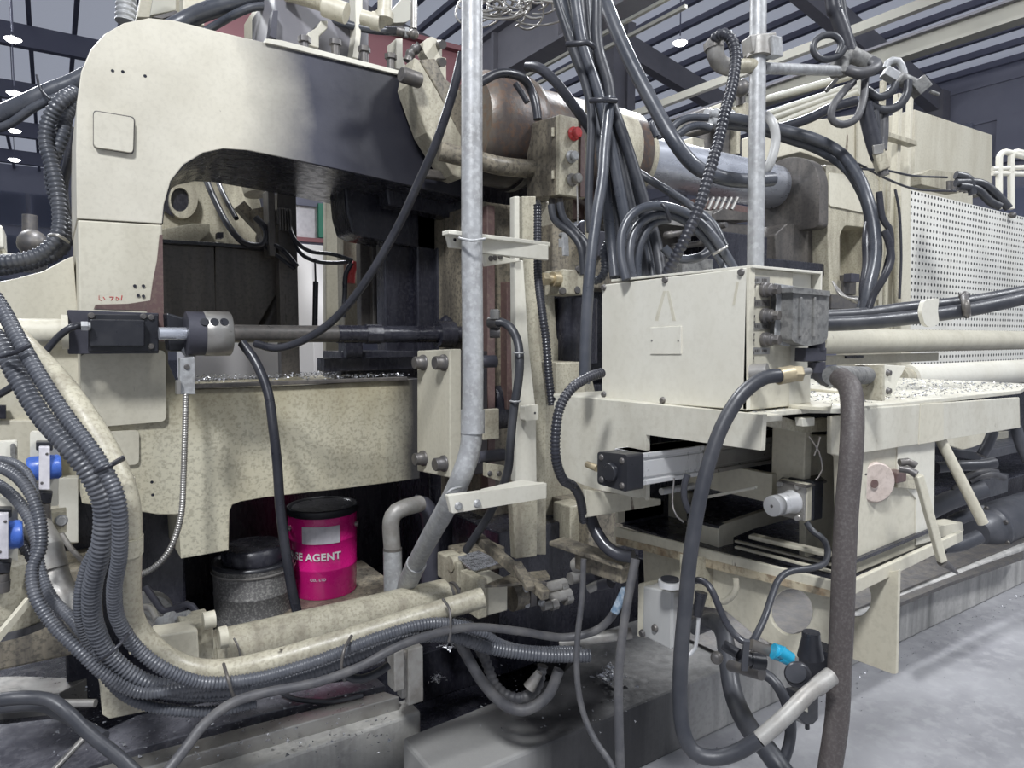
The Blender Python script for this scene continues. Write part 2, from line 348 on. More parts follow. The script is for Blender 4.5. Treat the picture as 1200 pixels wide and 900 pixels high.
for k in range(9): b.box(20.68, 20.75, -2, 52, .6+k*.95, .68+k*.95)
ST('wall_right', 'hall_wall', b, label='dark blue grey sheet metal side wall')
b = B(); b.box(-14, 21, 52, 52.3, 0, 12.2); ST('wall_back', 'hall_wall', b, label='far end wall of the hall')
for r in range(3):
    for c in range(5):
        x = -7+c*2.1; z = 3.2+r*2.6
        ST('window_%d' % (r*5+c+1), 'hall_pane', [('box', x, x+1.85, 51.85, 52, z, z+2.0)], label='pale blue window panel in the far wall')
for r in range(2):
    for c in range(5): 
        ST('window_%d' % (20+r*5+c), 'hall_wall' if (r+c) % 2 else 'hall_pane', [('box', 20.55, 20.68, 6+c*2.6, 8+c*2.6, 4.2+r*1.9, 5.4+r*1.9)], label='window band in the side wall')
# crane runway and travelling crane
S('crane_runway', 'grey riveted crane runway girder behind the rusty accumulator cylinder', 'girder', 'girder',
  [('box', 8, 8.1, 7, 50, 7.05, 7.95), ('box', 7.85, 8.3, 7, 50, 7.95, 8.02), ('box', 7.85, 8.3, 7, 50, 7.0, 7.06)]+[('box', 7.9, 8.0, 8+k*2.2, 8.1+k*2.2, 7.05, 7.95) for k in range(18)], 0)
b = B(); b.box(7.7, 7.76, 7, 50, 6.55, 6.6); b.box(7.7, 7.76, 7, 50, 6.3, 6.35); S('power_rail', 'pair of thin bright conductor rails under the grey crane girder', 'rail', 'girder_pale', b, 0)
S('bridge_crane', 'dull red crane beam crossing the hall behind the press', 'crane', 'red_girder', [('box', 1.35, 5.6, 9.2, 9.6, 5.15, 5.9), ('box', 1.35, 5.6, 9.1, 9.7, 5.85, 5.92)], 0)
t = T('crane_beam', 'pale cream crane beam running over the cabinets, upper right', 'girder')
t.p('web', 'girder_pale', [('box', 9, 9.06, .9, 30, 5.12, 5.30)], 0); t.p('flange', 'girder_pale', [('box', 8.93, 9.13, .9, 30, 5.08, 5.12)], 0); t.p('flange', 'girder', [('box', 8.93, 9.13, .9, 30, 5.30, 5.33)], 0)
S('crane_beam', 'second pale beam parallel to the crane beam, higher up', 'girder', 'girder_pale', [('box', 9, 9.1, 1.2, 34, 5.62, 5.74)], 0)
for px, py, d, lab in ((797, 50, 15, 'bright round high bay lamp under the sloping rafter'), (15, 46, 10, 'nearest high bay lamp of the far left row'),
                       (17, 109, 17, 'high bay lamp second from the top in the left row'), (17, 153, 24, 'high bay lamp third from the top in the left row'), (17, 187, 33, 'farthest lit high bay lamp in the left row')):
    c = pd(px, py, d); r = {15: .155, 10: .11, 17: .17, 24: .2, 33: .25}[d]
    t = T('high_bay_lamp', lab, 'lamp'); t.p('lens', 'lamp_glow', [('lathe', c-Vector((0, 0, r*.4)), UPZ, [(0, r*.3), (r*.12, r*.7), (r*.4, r)], 20)], 0)
    t.p('reflector', 'galvanised', [('lathe', c, UPZ, [(0, r*1.08), (r*.15, r*.6), (r*.35, r*.3), (r*.5, .02)], 20)], 0)
    t.p('hanger', 'purlin', [('cyl', c+Vector((0, 0, r)), Vector((c.x, c.y, ROOF(c.x)-.1)), .015)], 0)

# ================================================================ KERBS, PIT, RAILS
t = None
b = B(); b.prism([Vector((x, y, .25)) for x, y in ((.93, 1.75), (9, 1.73), (9, 2.9), (1.9, 2.9), (1.88, 2.2), (1.62, 2.08), (.93, 2.04))], Vector((0, 0, -.25)))
S('concrete_kerb', 'streaked concrete plinth with an oil soaked left end below the machine', 'kerb', 'kerb', b, .012)
S('concrete_kerb', 'low concrete kerb with a pale top edge, bottom left of the pit', 'kerb', 'kerb_pale', [('box', -3, 1.06, 2.16, 2.27, 0, .25)], .01)
S('steel_rail', 'wet steel rail littered with chips behind the low kerb', 'rail', 'steel', [('Z', .30, [(0, 935), (150, 888), (300, 848), (450, 810), (468, 816), (300, 863), (180, 897), (0, 950)], .29)], .004)
S('cover_plate', 'oily flat steel plate under the corrugated hoses', 'plate', 'oil_floor', [('Z', .29, [(30, 900), (160, 838), (300, 812), (440, 793), (452, 803), (300, 838), (150, 880), (60, 915)], .28)], .004)
S('floor_plate', 'bare pale steel plate lying at the left edge of the pit', 'plate', 'steel', [('Z', .3, [(-40, 795), (20, 792), (102, 795), (70, 812), (-40, 822)], .3)], .003)
S('floor_plate', 'grey oily steel sheet in the bottom left corner', 'plate', 'oil_floor', [('Z', .25, [(-60, 855), (60, 842), (150, 858), (90, 905), (-60, 930)], .25)], .003)
S('oil_tray', 'black oily tray behind the rail under the pipes', 'tray', 'black_oil', [('box', -2.5, 1.85, 2.62, 4.4, 0, .22)], .004)  # black tone joins oil with shade painted into the pit
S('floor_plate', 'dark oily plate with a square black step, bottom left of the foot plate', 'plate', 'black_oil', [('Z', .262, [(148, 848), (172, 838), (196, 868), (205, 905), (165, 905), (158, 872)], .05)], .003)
S('thin_rod', 'bare thin rod leaning at the bottom left corner of the pit', 'rod', 'oily_cream', [('bar', pZ(62, 903, .3), pZ(112, 850, .3), .01, .01)], .001)
S('drain_hose', 'short dark hose lying on the cover plate under the hoses', 'hose', 'rubber', [('tube', [pZ(330, 812, .31), pZ(350, 820, .31), pZ(390, 822, .31), pZ(425, 815, .31)], .009)], 0)
S('drain_hose', 'short black hose hooking out under the corrugated hoses near the grey channel', 'hose', 'rubber', [('tube', [(400, 790, 1.95), (420, 796, 1.95), (440, 790, 1.97), (455, 780, 2.0)], .012)], 0)
S('bed_side', 'oil black vertical side of the machine bed behind the pit hoses', 'machine base', 'black_oil', [('box', pY(585, 740, 2.3).x, pY(748, 740, 2.3).x, 2.3, 2.7, .2, .80)], .006)
# chips: swarf litter, uncountable
b = B(); rr = random.Random(3)
def chip(c, s):
    q = [c+Vector((rr.uniform(-s, s), rr.uniform(-s, s), rr.uniform(0, s))) for _ in range(4)]; b.add(q, [(0, 1, 2), (0, 2, 3), (0, 3, 1), (1, 3, 2)])
for _ in range(330): chip(Vector((rr.uniform(1.2, 6), 1.68-abs(rr.gauss(0, .05)), .0)), rr.uniform(.002, .008))
for _ in range(500): chip(Vector((rr.uniform(1.5, 5), rr.uniform(-.3, 1.6), 0)), rr.uniform(.001, .005))
for _ in range(420): chip(pZ(rr.uniform(60, 460), rr.uniform(800, 890), .302), rr.uniform(.003, .009))
for _ in range(90): chip(pZ(rr.uniform(560, 760), rr.uniform(760, 860), .251), rr.uniform(.002, .007))
o = S('metal_chips', 'scattered bright metal chips on floor, rail and kerb', 'swarf', 'chips', b, 0); o['kind'] = 'stuff'
for px, py, s, lab in ((525, 760, .022, 'large white clump of solidified metal dross below the hoses'), (512, 799, .013, 'small clump of metal dross in the pit'), (713, 800, .03, 'shiny foil like metal scrap on the kerb by the hanging hose')):
    b = B(); c = pZ(px, py, .26)
    for _ in range(60): chip(c+Vector((rr.gauss(0, s), rr.gauss(0, s), abs(rr.gauss(0, s)))), s*.5)
    S('metal_scrap', lab, 'scrap', 'chips', b, 0)

# ================================================================ PRESS FRAME (left)
YF = 2.7
t = T('press_gantry', 'cream C-shaped press frame with black oil stain on its right arm', 'machine frame')
arch = [(90, 256), (89, 180), (90, 120), (95, 84), (106, 58), (122, 40), (145, 27), (175, 21), (205, 24), (260, 38), (330, 54), (400, 70), (475, 89), (548, 106), (548, 232), (500, 222), (400, 199), (330, 184), (290, 176), (262, 174), (238, 179), (215, 193), (200, 212), (192, 240), (190, 262)]
t.p('arch', 'frame_paint', [('Y', YF, arch, .62)], .008)
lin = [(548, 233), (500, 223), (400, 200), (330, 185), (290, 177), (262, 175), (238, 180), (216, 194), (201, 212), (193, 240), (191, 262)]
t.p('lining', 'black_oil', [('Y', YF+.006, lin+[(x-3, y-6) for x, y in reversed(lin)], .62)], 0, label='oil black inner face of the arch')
t.p('column', 'plain_paint', [('Y', YF+.004, [(91, 257), (190, 263), (193, 400), (195, 505), (110, 505), (96, 500), (93, 380)], .6)], .006, label='lower column block with worn paint')
t.p('primer_strip', 'primer', [('Y', YF+.001, [(187, 275), (190.5, 275), (193.5, 480), (190, 478), (184, 455), (181, 420), (178, 395), (172, 364), (110, 362), (112, 357), (150, 356), (176, 352), (179, 330), (184, 305)], .01)], 0, label='bare reddish primer where the paint has worn away')
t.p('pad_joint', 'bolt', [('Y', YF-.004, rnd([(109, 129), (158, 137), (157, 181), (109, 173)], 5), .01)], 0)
t.p('nameplate_pad', 'frame_paint', [('Y', YF-.018, rnd([(110, 130), (157, 138), (156, 179), (110, 172)], 5), .022)], .003, label='raised blank square pad')
t.p('lower_beam', 'lower_paint', [('Y', YF, [(95, 400), (197, 400), (197, 425), (206, 446), (228, 456), (350, 452), (492, 443), (492, 561), (400, 573), (310, 583), (282, 588), (272, 592), (269, 600), (268, 645), (212, 655), (209, 603), (185, 603), (160, 599), (96, 590)], .55)], .006)
t.p('pad', 'plain_paint', [('Y', YF-.02, rnd([(94, 415), (194, 410), (195, 494), (96, 502)], 8), .03)], .004)
t.p('pad', 'plain_paint', [('Y', YF-.012, rnd([(100, 507), (163, 504), (163, 544), (100, 551)], 6), .02)], .003)
t.p('top_edge', 'white', [('Y', YF-.012, [(311, 45), (330, 47), (470, 83), (470, 88), (330, 54), (311, 50)], .3)], .002, label='bright top rail of the frame')
for px, py in ((178, 565), (179, 580), (132, 83), (144, 84), (170, 89), (158, 335), (168, 335), (162, 346), (168, 347)):
    t.p('tapped_hole', 'black_oil', [('lathe', pY(px, py, YF-.0005), Vector((0, 1, 0)), [(0, .0055), (.001, .0055)], 10)], 0)
for (px, py) in ((357, 52), (393, 55), (427, 63), (458, 71)):
    p0 = pY(px, py+7, YF+.05); t.p('bolt', 'bolt', [('cyl', p0-Vector((0, 0, .03)), p0+Vector((0, 0, .03)), .017), ('cyl', p0+Vector((0, 0, .03)), p0+Vector((0, 0, .05)), .026, None, 6)], .001)
# underside and hanging block
S('press_ram', 'black oil covered ram block hanging under the arch', 'ram', 'black_oil', [('Y', 3.0, [(402, 205), (560, 232), (545, 300), (455, 284), (425, 278), (412, 272), (406, 250)], .2), ('Y', 2.85, [(450, 210), (560, 230), (560, 262), (455, 240)], .1)], .01)
S('press_upright', 'oil blackened press column right of the opening', 'column', 'black_oil', [('bY', 3.05, 450, 560, 282, 450, .1), ('bY', 3.0, 488, 560, 230, 450, .1), ('bY', 2.96, 512, 560, 290, 450, .05)], .008)
S('press_upright', 'dark steel strip column beside the red grip, behind the opening', 'column', 'dark_steel', [('bY', 3.3, 422, 450, 284, 400, .06), ('bY', 3.25, 436, 440, 284, 400, .04)], .004)
S('guide_dome', 'black domed cap on top of the tie bar end', 'knob', 'black_oil', [('lathe', pY(523, 405, 2.78), UPZ, [(0, .045), (.08, .045), (.12, .03), (.14, .005)], 16)], .001)
S('die_table', 'black littered die table on top of the lower beam', 'table', 'black_oil', [('bY', 2.9, 400, 490, 412, 447, .25), ('bY', 2.82, 380, 484, 420, 436, .1), ('bY', 2.86, 405, 425, 382, 420, .1)], .004)
b = B()
for _ in range(1500):
    y = rr.uniform(2.72, 3.2); x = rr.uniform(.45, 1.3) if rr.random() < .6 else rr.uniform(.95, 1.3)
    chip(Vector((x, y, 1.425+rr.uniform(0, .012))), rr.uniform(.002, .009))
o = S('metal_chips', 'bright chips piled along the top of the lower beam', 'swarf', 'chips', b, 0); o['kind'] = 'stuff'
S('rail_bar', 'dark thin steel bar lying on top of the stained lower beam', 'bar', 'dark_steel', [('bY', 2.68, 212, 478, 451, 456, .04)], .002)
# background seen through the opening
t = T('steel_shroud', 'brown black two panel steel box seen through the frame opening', 'machine guard')
t.p('panel', 'dark_steel', [('bY', 3.55, 170, 251, 284, 390, .4)], .004); t.p('panel', 'dark_steel', [('Y', 3.551, [(252, 284), (332, 294), (332, 330), (308, 372), (290, 400), (252, 400)], .4)], .004)
t.p('rim', 'black_plastic', [('Y', 3.50, [(170, 279), (252, 284), (335, 291), (335, 296), (252, 288), (170, 284)], .4)], .002)
t = T('rear_casting', 'cream casting with round bore seen behind the frame opening', 'machine casting')
t.p('body', 'oily_cream', [('Y', 4.0, [(180, 205), (262, 205), (266, 210), (300, 215), (318, 290), (180, 285)], .3)], .006)
t.p('bore', 'black_oil', [('lathe', pY(208, 234, 3.96), Vector((0, 1, 0)), [(0, .09), (.05, .085)], 24)], 0)
t.p('ring', 'oily_cream', [('Y', 3.93, ell(215, 234, 17, 22), .06, [ell(211, 234, 11, 14)])], .003)
t.p('rib', 'oily_cream', [('Y', 3.9, [(182, 270), (225, 262), (246, 262), (246, 272), (232, 284), (182, 284)], .1)], .003)
t.p('lug', 'dark_iron', [('Y', 3.9, [(255, 272), (262, 272), (262, 279), (255, 279)], .06)], .002)
t = T('rear_cylinder', 'cream round ended cylinder with clevis behind the opening', 'cylinder')
t.p('barrel', 'oily_cream', [('cyl', pY(292, 180, 3.8), pY(300, 228, 3.75), .085, .06)], .003)
t.p('clevis', 'oily', [('bar', pY(280, 240, 3.7), pY(312, 275, 3.7), .08, .05), ('ball', pY(311, 280, 3.7), .05)], .003)
t.p('arm', 'oily', [('bar', pY(300, 245, 3.62), pY(325, 320, 3.62), .09, .05), ('cyl', pY(326, 322, 3.6), pY(336, 322, 3.6), .085)], .004)
t.p('curved_arm', 'dark_steel', [('tube', [pY(325, 340, 3.7), pY(318, 370, 3.7), pY(300, 400, 3.7)], .055)], 0)
S('support_post', 'grimy dark square post standing behind the opening', 'post', 'dark_steel', [('bY', 3.45, 325, 347, 226, 446, .06), ('bY', 3.4, 314, 322, 222, 300, .1)], .004)
b = B(); b.bY(3.38, 325, 342, 245, 262, .05)
for k in range(5): b.box(pY(327+k*3, 250, 3.37).x, pY(328.5+k*3, 250, 3.37).x, 3.36, 3.4, pY(330, 270, 3.37).z, pY(330, 244, 3.37).z)
S('terminal_box', 'small black connector cluster high on the dark post', 'connector', 'bolt', b, .001)
t = T('framed_door', 'grey framed door with a pale window and green edge, far behind the opening', 'door')
t.p('pane', 'label_white', [('bY', 4.6, 344, 374, 238, 278, .03)], .002); t.p('frame', 'purlin', [('bY', 4.58, 340, 384, 226, 239, .05), ('bY', 4.58, 340, 384, 278, 285, .05)], .002)
t.p('green_edge', 'green', [('bY', 4.57, 373, 380, 238, 278, .04)], .001); t.p('sill', 'red_girder', [('bY', 4.56, 346, 382, 277, 282, .04)], .001)
S('white_cabinet', 'white sheet metal cabinet behind the opening, left of the cream post', 'cabinet', 'paint_white', [('bY', 4.5, 344, 384, 285, 446, .3), ('bY', 4.45, 215, 326, 385, 446, .3), ('bY', 4.42, 344, 366, 292, 446, .03)], .006)
S('cream_post', 'wide cream post between white cabinet and black ram', 'post', 'cream', [('Y', 3.9, [(382, 228), (404, 228), (424, 278), (424, 420), (382, 420)], .05)], .006)
S('cream_post', 'narrow oily cream post with rust spots beside the red grip', 'post', 'oily_cream', [('bY', 3.6, 402, 419, 272, 385, .1)], .004)
S('red_grip', 'small red handle behind the black hose', 'handle', 'red', [('tube', [pY(417, 308, 3.5), pY(412, 318, 3.5), pY(411, 332, 3.5)], .022)], 0)
S('damper_rod', 'thin black gas strut hanging in front of the white cabinet', 'strut', 'black_plastic', [('cyl', pY(370, 330, 3.5), pY(369, 385, 3.5), .014), ('cyl', pY(369, 303, 3.5), pY(370, 332, 3.5), .005)], 0)
for pts, r, lab in (([(335, 255, 3.3), (345, 280, 3.3), (362, 294, 3.3), (390, 298, 3.3), (413, 305, 3.3)], .010, 'upper black cable drooping from the dark post to the red grip'),
                    ([(338, 262, 3.35), (350, 294, 3.35), (370, 306, 3.35), (395, 308, 3.35), (412, 306, 3.35)], .010, 'lower black cable drooping from the dark post to the red grip'),
                    ([(412, 308, 3.3), (405, 322, 3.3), (404, 345, 3.3), (402, 372, 3.3)], .012, 'short black cable falling from the red grip'),
                    ([(240, 207, 3.5), (252, 235, 3.4), (268, 265, 3.3), (285, 284, 3.3), (305, 288, 3.3), (312, 280, 3.3), (311, 268, 3.3), (300, 255, 3.3)], .016, 'looped black hose hanging inside the frame opening'),
                    ([(253, 207, 3.6), (262, 228, 3.5), (277, 256, 3.4)], .013, 'thin black hose beside the looped one inside the opening'),
                    ([(312, 284, 3.3), (330, 292, 3.3), (348, 312, 3.3)], .012, 'short black line crossing in front of the dark post'),
                    ([(312, 290, 3.32), (328, 302, 3.3), (346, 316, 3.3)], .010, 'lower short black line crossing the dark post')):
    S('cable', lab, 'cable', 'conduit_black', [('tube', pts, r)], 0)

# ---- tie bar, coupling, position sensor
t = T('tie_bar', 'oily dark horizontal rod crossing the frame opening', 'rod')
t.p('rod', 'dark_steel', [('cX', 262, 391, 400, 2.74, .034, 24)], .002); t.p('oily_end', 'black_oil', [('cX', 395, 391.5, 548, 2.74, .037, 24)], .002)
t.p('nut', 'black_oil', [('cX', 428, 391.5, 446, 2.74, .042, 8), ('cX', 512, 391.5, 530, 2.74, .06, 20)], .002)
t = T('coupling', 'round steel shaft coupling with three round holes', 'coupling')
c0 = pY(218, 391, 2.45); c1 = pY(271, 391, 2.45); c1.z = c0.z; L_ = c1-c0
t.p('body', 'steel', [('lathe', c0+L_*.38, L_, [(0, .072), (.002, .074), (L_.length*.6-.004, .074), (L_.length*.6, .068)], 32)], 0)
t.p('collar', 'dark_iron', [('cyl', c0, c0+L_*.38, .072, None, 32)], .003)
t.p('jaw', 'black_plastic', [('Y', 2.5, [(195, 366), (222, 374), (222, 412), (198, 412)], .09)], .006, label='black clamp jaw')
for k in range(3): t.p('hole', 'black_plastic', [('lathe', pY(240+11.5*k, 377, 2.385), Vector((0, 1, -.55)), [(0, .0135), (.006, .0135)], 16)], 0)
t.p('rod', 'chrome', [('cX', 186, 391, 222, 2.45, .021, 20)], .001, label='bright polished rod')
t.p('lever', 'galvanised', [('tube', [(212, 405, 2.3), (218, 412, 2.28), (226, 420, 2.28)], .013)], 0)
t = T('position_sensor', 'black rectangular sensor box on dark mounting plate, left end of the tie bar', 'sensor')
t.p('plate', 'dark_iron', [('Y', 2.60, [(79, 363), (186, 367), (186, 414), (80, 415)], .1)], .003)
t.p('housing', 'black_plastic', [('Y', 2.52, [(105, 374), (170, 375), (170, 406), (105, 406)], .08)], .005)
cv = t.p('cover', 'black_plastic', [('Y', 2.555, [(104, 368), (186, 369), (186, 412), (104, 412)], .05)], .003)
for px, py in ((107, 370), (168, 371), (177, 372), (177, 406)): t.p('screw', 'bolt', [('bolt', pY(px, py, 2.555), (0, -1, 0), .0085, .007)], 0, under=cv)
t.p('gland', 'galvanised', [('hexa', pY(95, 382, 2.5), (1, -.02, 0), .016, .02), ('cyl', pY(100, 382, 2.5), pY(106, 382, 2.5), .012)], 0, label='bright cable gland')
S('cable', 'black sensor cable curving from the gland behind the corrugated hoses', 'cable', 'conduit_black', [('tube', [(99, 382, 2.15), (85, 383, 2.1), (68, 395, 2.1), (48, 418, 2.1), (15, 452, 2.1), (-15, 470, 2.1)], .011)], 0)
S('cream_pipe', 'cream round bar entering the sensor plate from the left edge', 'bar', 'plain_paint', [('cX', -30, 389, 76, 2.6, .042, 24), ('cX', 72, 389, 80, 2.6, .055, 16)], .003)

b = B()
for x0, y0, x1, y1 in ((116, 346, 116, 351), (116, 351, 119, 352), (121, 348, 123, 351), (128, 348, 133, 348), (133, 348, 130, 352), (136, 348, 136, 352), (136, 348, 140, 350), (140, 350, 137, 352), (143, 346, 142, 352)):
    b.bar(pY(x0, y0, YF+.0035), pY(x1, y1, YF+.0035), .0012, .0025)
t = None
S('crayon_marks', 'small red handwritten marks on the column above the sensor', 'writing', 'red', b, 0)
# ---- left neighbour casting and valve panel
t = T('side_casting', 'cream casting with sloped shoulder at the left edge beside the frame', 'machine casting')
t.p('shoulder', 'plain_paint', [('Y', 2.95, [(-60, 330), (0, 330), (20, 326), (50, 318), (78, 303), (86, 300), (92, 380), (92, 402), (-60, 402)], .4)], .008)
t.p('web', 'cream', [('Y', 3.0, [(-60, 402), (94, 402), (95, 500), (-60, 500)], .3)], .004)
t.p('lower_plate', 'cream', [('Y', 2.97, [(-60, 492), (95, 492), (92, 637), (60, 640), (-60, 700)], .3)], .006)
t.p('slot', 'black_oil', [('Y', 2.95, [(-10, 475), (7, 475), (7, 491), (-10, 491)], .03)], .001)
t.p('edge_plate', 'white', [('Y', 2.9, [(68, 505), (72, 560), (92, 560), (92, 636), (78, 636), (66, 580), (60, 520)], .06)], .003)
S('dark_base', 'dark machine base below the cream side casting', 'machine base', 'oily', [('bY', 2.75, -60, 120, 690, 800, .4)], .01)  # plain block in the dark oily material
t = T('rear_drum', 'cream drum end low at the left edge under the blue coil', 'drum')
t.p('barrel', 'oily_cream', [('lathe', pY(5, 735, 2.35), UPZ, [(0, .11), (.02, .12), (.2, .12), (.22, .1)], 24)], .002)
t.p('rim', 'rubber_dusty', [('lathe', pY(5, 733, 2.35), UPZ, [(0, .125), (.02, .125)], 24)], .002)
S('diagonal_bar', 'thin cream bar leaning at the left edge under the drum', 'bar', 'cream', [('bar', (-10, 756, 1.75), (34, 703, 1.85), .012, .02)], .001)
def coil(lab, x, y, Y, s=1.):
    t = T('solenoid_valve', lab, 'valve')
    q = lambda a, b_: (x+a*s, y+b_*s)
    t.p('mount', 'white', [('Y', Y+.05, rnd([q(-17, -42), q(17, -42), q(17, 45), q(-17, 45)], 4), .03)], .003)
    t.p('clamp', 'black_plastic', [('Y', Y+.012, [q(-10, -30), q(10, -30), q(10, -20), q(-10, -20)], .04), ('Y', Y, [q(-10, 30), q(10, 30), q(8, 42), q(-8, 42)], .05)], .003)
    c = pY(x, y, Y+.01); t.p('coil', 'blue', [('lathe', c-Vector((.042*s, 0, 0)), Vector((1, 0, 0)), [(0, .03*s), (.008, .036*s), (.076*s, .036*s), (.084*s, .03*s)], 20)], .001, label='bright blue coil ends')
    np_ = t.p('nameplate', 'label_white', [('Y', Y-.035, [q(-6.5, -24), q(6.5, -24), q(6.5, 26), q(-6.5, 26)], .03)], .002)
    for a in (-16, 18): t.p('screw', 'bolt', [('bolt', pY(*q(3 if a < 0 else -3, a), Y-.035), (0, -1, 0), .003, .002, False)], 0, under=np_)
    t.p('stem', 'bolt', [('cyl', pY(*q(0, 42), Y+.01), pY(*q(0, 56), Y+.01), .016), ('cyl', pY(*q(-2, 50), Y+.01), pY(*q(-3, 62), Y+.01), .022)], .001)
coil('blue solenoid valve with white nameplate on the cream side panel', 52, 548, 2.4)
coil('blue solenoid valve cut off by the left picture edge', 3, 628, 2.2, 1.05)
t = T('bracket_plate', 'small cream slotted bracket above the left edge valve', 'bracket'); t.p('plate', 'white', [('Y', 2.5, rnd([(-10, 519), (20, 517), (20, 548), (-10, 548)], 3), .04)], .002); t.p('slot', 'grey_cast', [('Y', 2.49, rnd([(12, 520), (18, 520), (18, 535), (12, 535)], 3), .02)], 0)
t = T('port_block', 'small cream block with a hex screw under the blue valve', 'block'); t.p('block', 'oily_cream', [('Y', 2.45, [(60, 601), (78, 599), (78, 624), (62, 626)], .06)], .002); t.p('screw', 'galvanised', [('bolt', pY(72, 610, 2.45), (0, -1, 0), .014, .012)], 0)

# ---- hoses at upper left
S('thick_hose', 'thick grey black hose crossing the upper left edge behind the frame', 'hose', 'conduit', [('tube', [(-25, 147, 2.9), (30, 122, 2.9), (60, 108, 2.92), (92, 95, 2.95), (150, 62, 3.0), (212, 27, 3.1), (245, 12, 3.1), (290, 0, 3.1), (330, -12, 3.1)], .040, 0, 16)], 0)
S('thin_hose', 'thinner grey hose running under the thick hose above the frame', 'hose', 'conduit', [('tube', [(-25, 157, 2.88), (10, 146, 2.88), (40, 126, 2.88), (70, 113, 2.9), (95, 110, 2.95), (170, 75, 3.05), (245, 34, 3.1), (275, 17, 3.05), (300, 8, 3.05), (330, 9, 3.05), (380, 22, 3.05), (430, 34, 3.05), (468, 37, 3.05)], .018, 0, 12)], 0)
S('corrugated_hose', 'grey corrugated hose hanging down left of the frame, outer one', 'hose', 'conduit', [('ct', [(88, 108, 2.86), (72, 118, 2.8), (58, 140, 2.8), (54, 165, 2.8), (60, 190, 2.8), (66, 215, 2.8), (70, 245, 2.8), (68, 275, 2.78), (48, 297, 2.75), (15, 306, 2.72), (-30, 308, 2.7)], .030, .02, 14)], 0)
S('corrugated_hose', 'corrugated hose crossing over the outer one left of the frame', 'hose', 'conduit', [('ct', [(90, 118, 2.92), (78, 135, 2.88), (74, 155, 2.85), (66, 178, 2.84), (60, 200, 2.86), (63, 225, 2.9), (72, 250, 2.92), (79, 270, 2.9), (72, 292, 2.86), (45, 306, 2.85), (0, 316, 2.84), (-30, 318, 2.84)], .028, .02, 14)], 0)
S('black_hose', 'black smooth hose inside the hanging bundle left of the frame', 'hose', 'conduit_black', [('tube', [(86, 150, 3), (80, 190, 3), (74, 220, 2.98), (78, 255, 2.98), (74, 280, 2.98), (50, 300, 2.95), (-20, 312, 2.95)], .02)], 0)
S('cable_tie', 'thin pale tie around the hanging hose bundle left of the frame', 'cable tie', 'steel', [('tube', [(57, 276, 2.66), (66, 275, 2.64), (74, 279, 2.66), (80, 284, 2.72)], .006)], 0)
S('cable_tie', 'thin black tie string over the thick hose at the upper left', 'cable tie', 'conduit_black', [('tube', [(43, 88, 2.86), (47, 104, 2.84), (58, 116, 2.84)], .005)], 0)
t = T('distant_machine', 'small distant machine with an upright spindle behind the bent hose', 'machine')
t.p('bed', 'white', [('bY', 7.5, -40, 55, 294, 306, 1)], .02); t.p('table', 'steel', [('bY', 7.4, 22, 48, 285, 292, .8)], .02); t.p('spindle', 'bolt', [('cyl', pY(35, 285, 7.6), pY(35, 252, 7.6), .06), ('ball', pY(38, 285, 7.4), .12)], .005)
t.p('head', 'white', [('bY', 7.4, -20, 3, 262, 290, .6)], .02)
S('spiral_duct', 'short ribbed metal duct above the frame, upper left', 'duct', 'galvanised', [('ct', [(147, 26, 3.9), (148, 8, 3.9), (148, -20, 3.9)], .055, .03, 16)], 0)
t = T('upper_guard', 'cream sheet guard with dark window rising behind the frame top', 'guard')
t.p('panel', 'cream', [('Y', 4.2, [(160, 20), (168, -20), (242, -20), (240, 22)], .15)], .004); t.p('panel', 'girder_pale', [('Y', 4.1, [(176, 18), (182, -20), (207, -20), (206, 12)], .05)], .003)
t.p('post', 'plain_paint', [('bY', 3.9, 214, 238, -20, 24, .12)], .004); t.p('shelf', 'bolt', [('Y', 3.95, [(178, 20), (208, 12), (208, 16), (190, 22)], .1)], .002)

# ---- upper middle: block housing on top of the frame
t = T('top_housing', 'grey cream housing with white ribs standing on the frame top', 'housing')
t.p('body', 'girder', [('Y', 3.05, [(322, 48), (322, -20), (432, -20), (432, 72), (330, 52)], .4)], .005)
t.p('body', 'cream', [('Y', 3.3, [(316, 48), (316, -20), (432, -20), (432, 60)], .5)], .004, label='cream upper part')
t.p('rib', 'white', [('Y', 2.98, [(361, 52), (361, 38), (372, 32), (376, 24), (384, 24), (384, 33), (374, 42), (374, 56)], .1)], .003)
t.p('rib', 'white', [('Y', 2.98, [(413, 67), (417, 40), (416, -20), (425, -20), (425, 12), (423, 42), (420, 69)], .1)], .003)
t.p('rib', 'white', [('Y', 2.98, [(464, 80), (464, 45), (472, 45), (472, 66), (475, 76), (475, 84)], .1)], .003)
t.p('corner', 'dark_iron', [('Y', 3.0, [(316, 42), (320, 12), (326, 12), (324, 46)], .06)], .002)
t = T('elbow_pipe', 'cream pipe with elbow running over the top housing', 'pipe')
t.p('pipe', 'oily_cream', [('tube', [(335, -8, 2.9), (365, 0, 2.9), (400, 12, 2.9)], .032, 0, 14)], 0); t.p('sleeve', 'cream', [('cyl', (380, 7, 2.88), (406, 16, 2.88), .042)], .003)
t.p('elbow', 'cream', [('tube', [(424, 20, 2.9), (444, 25, 2.9), (450, 18, 2.9), (451, 0, 2.9), (451, -20, 2.9)], .03, 0, 14)], 0); t.p('socket', 'cream', [('cyl', (436, 24, 2.88), (446, 26, 2.88), .036), ('cyl', (450, 16, 2.88), (450, 24, 2.88), .04)], .002)
t = T('steel_pipe', 'thin steel riser pipe with union at the end of the thin hose', 'pipe')
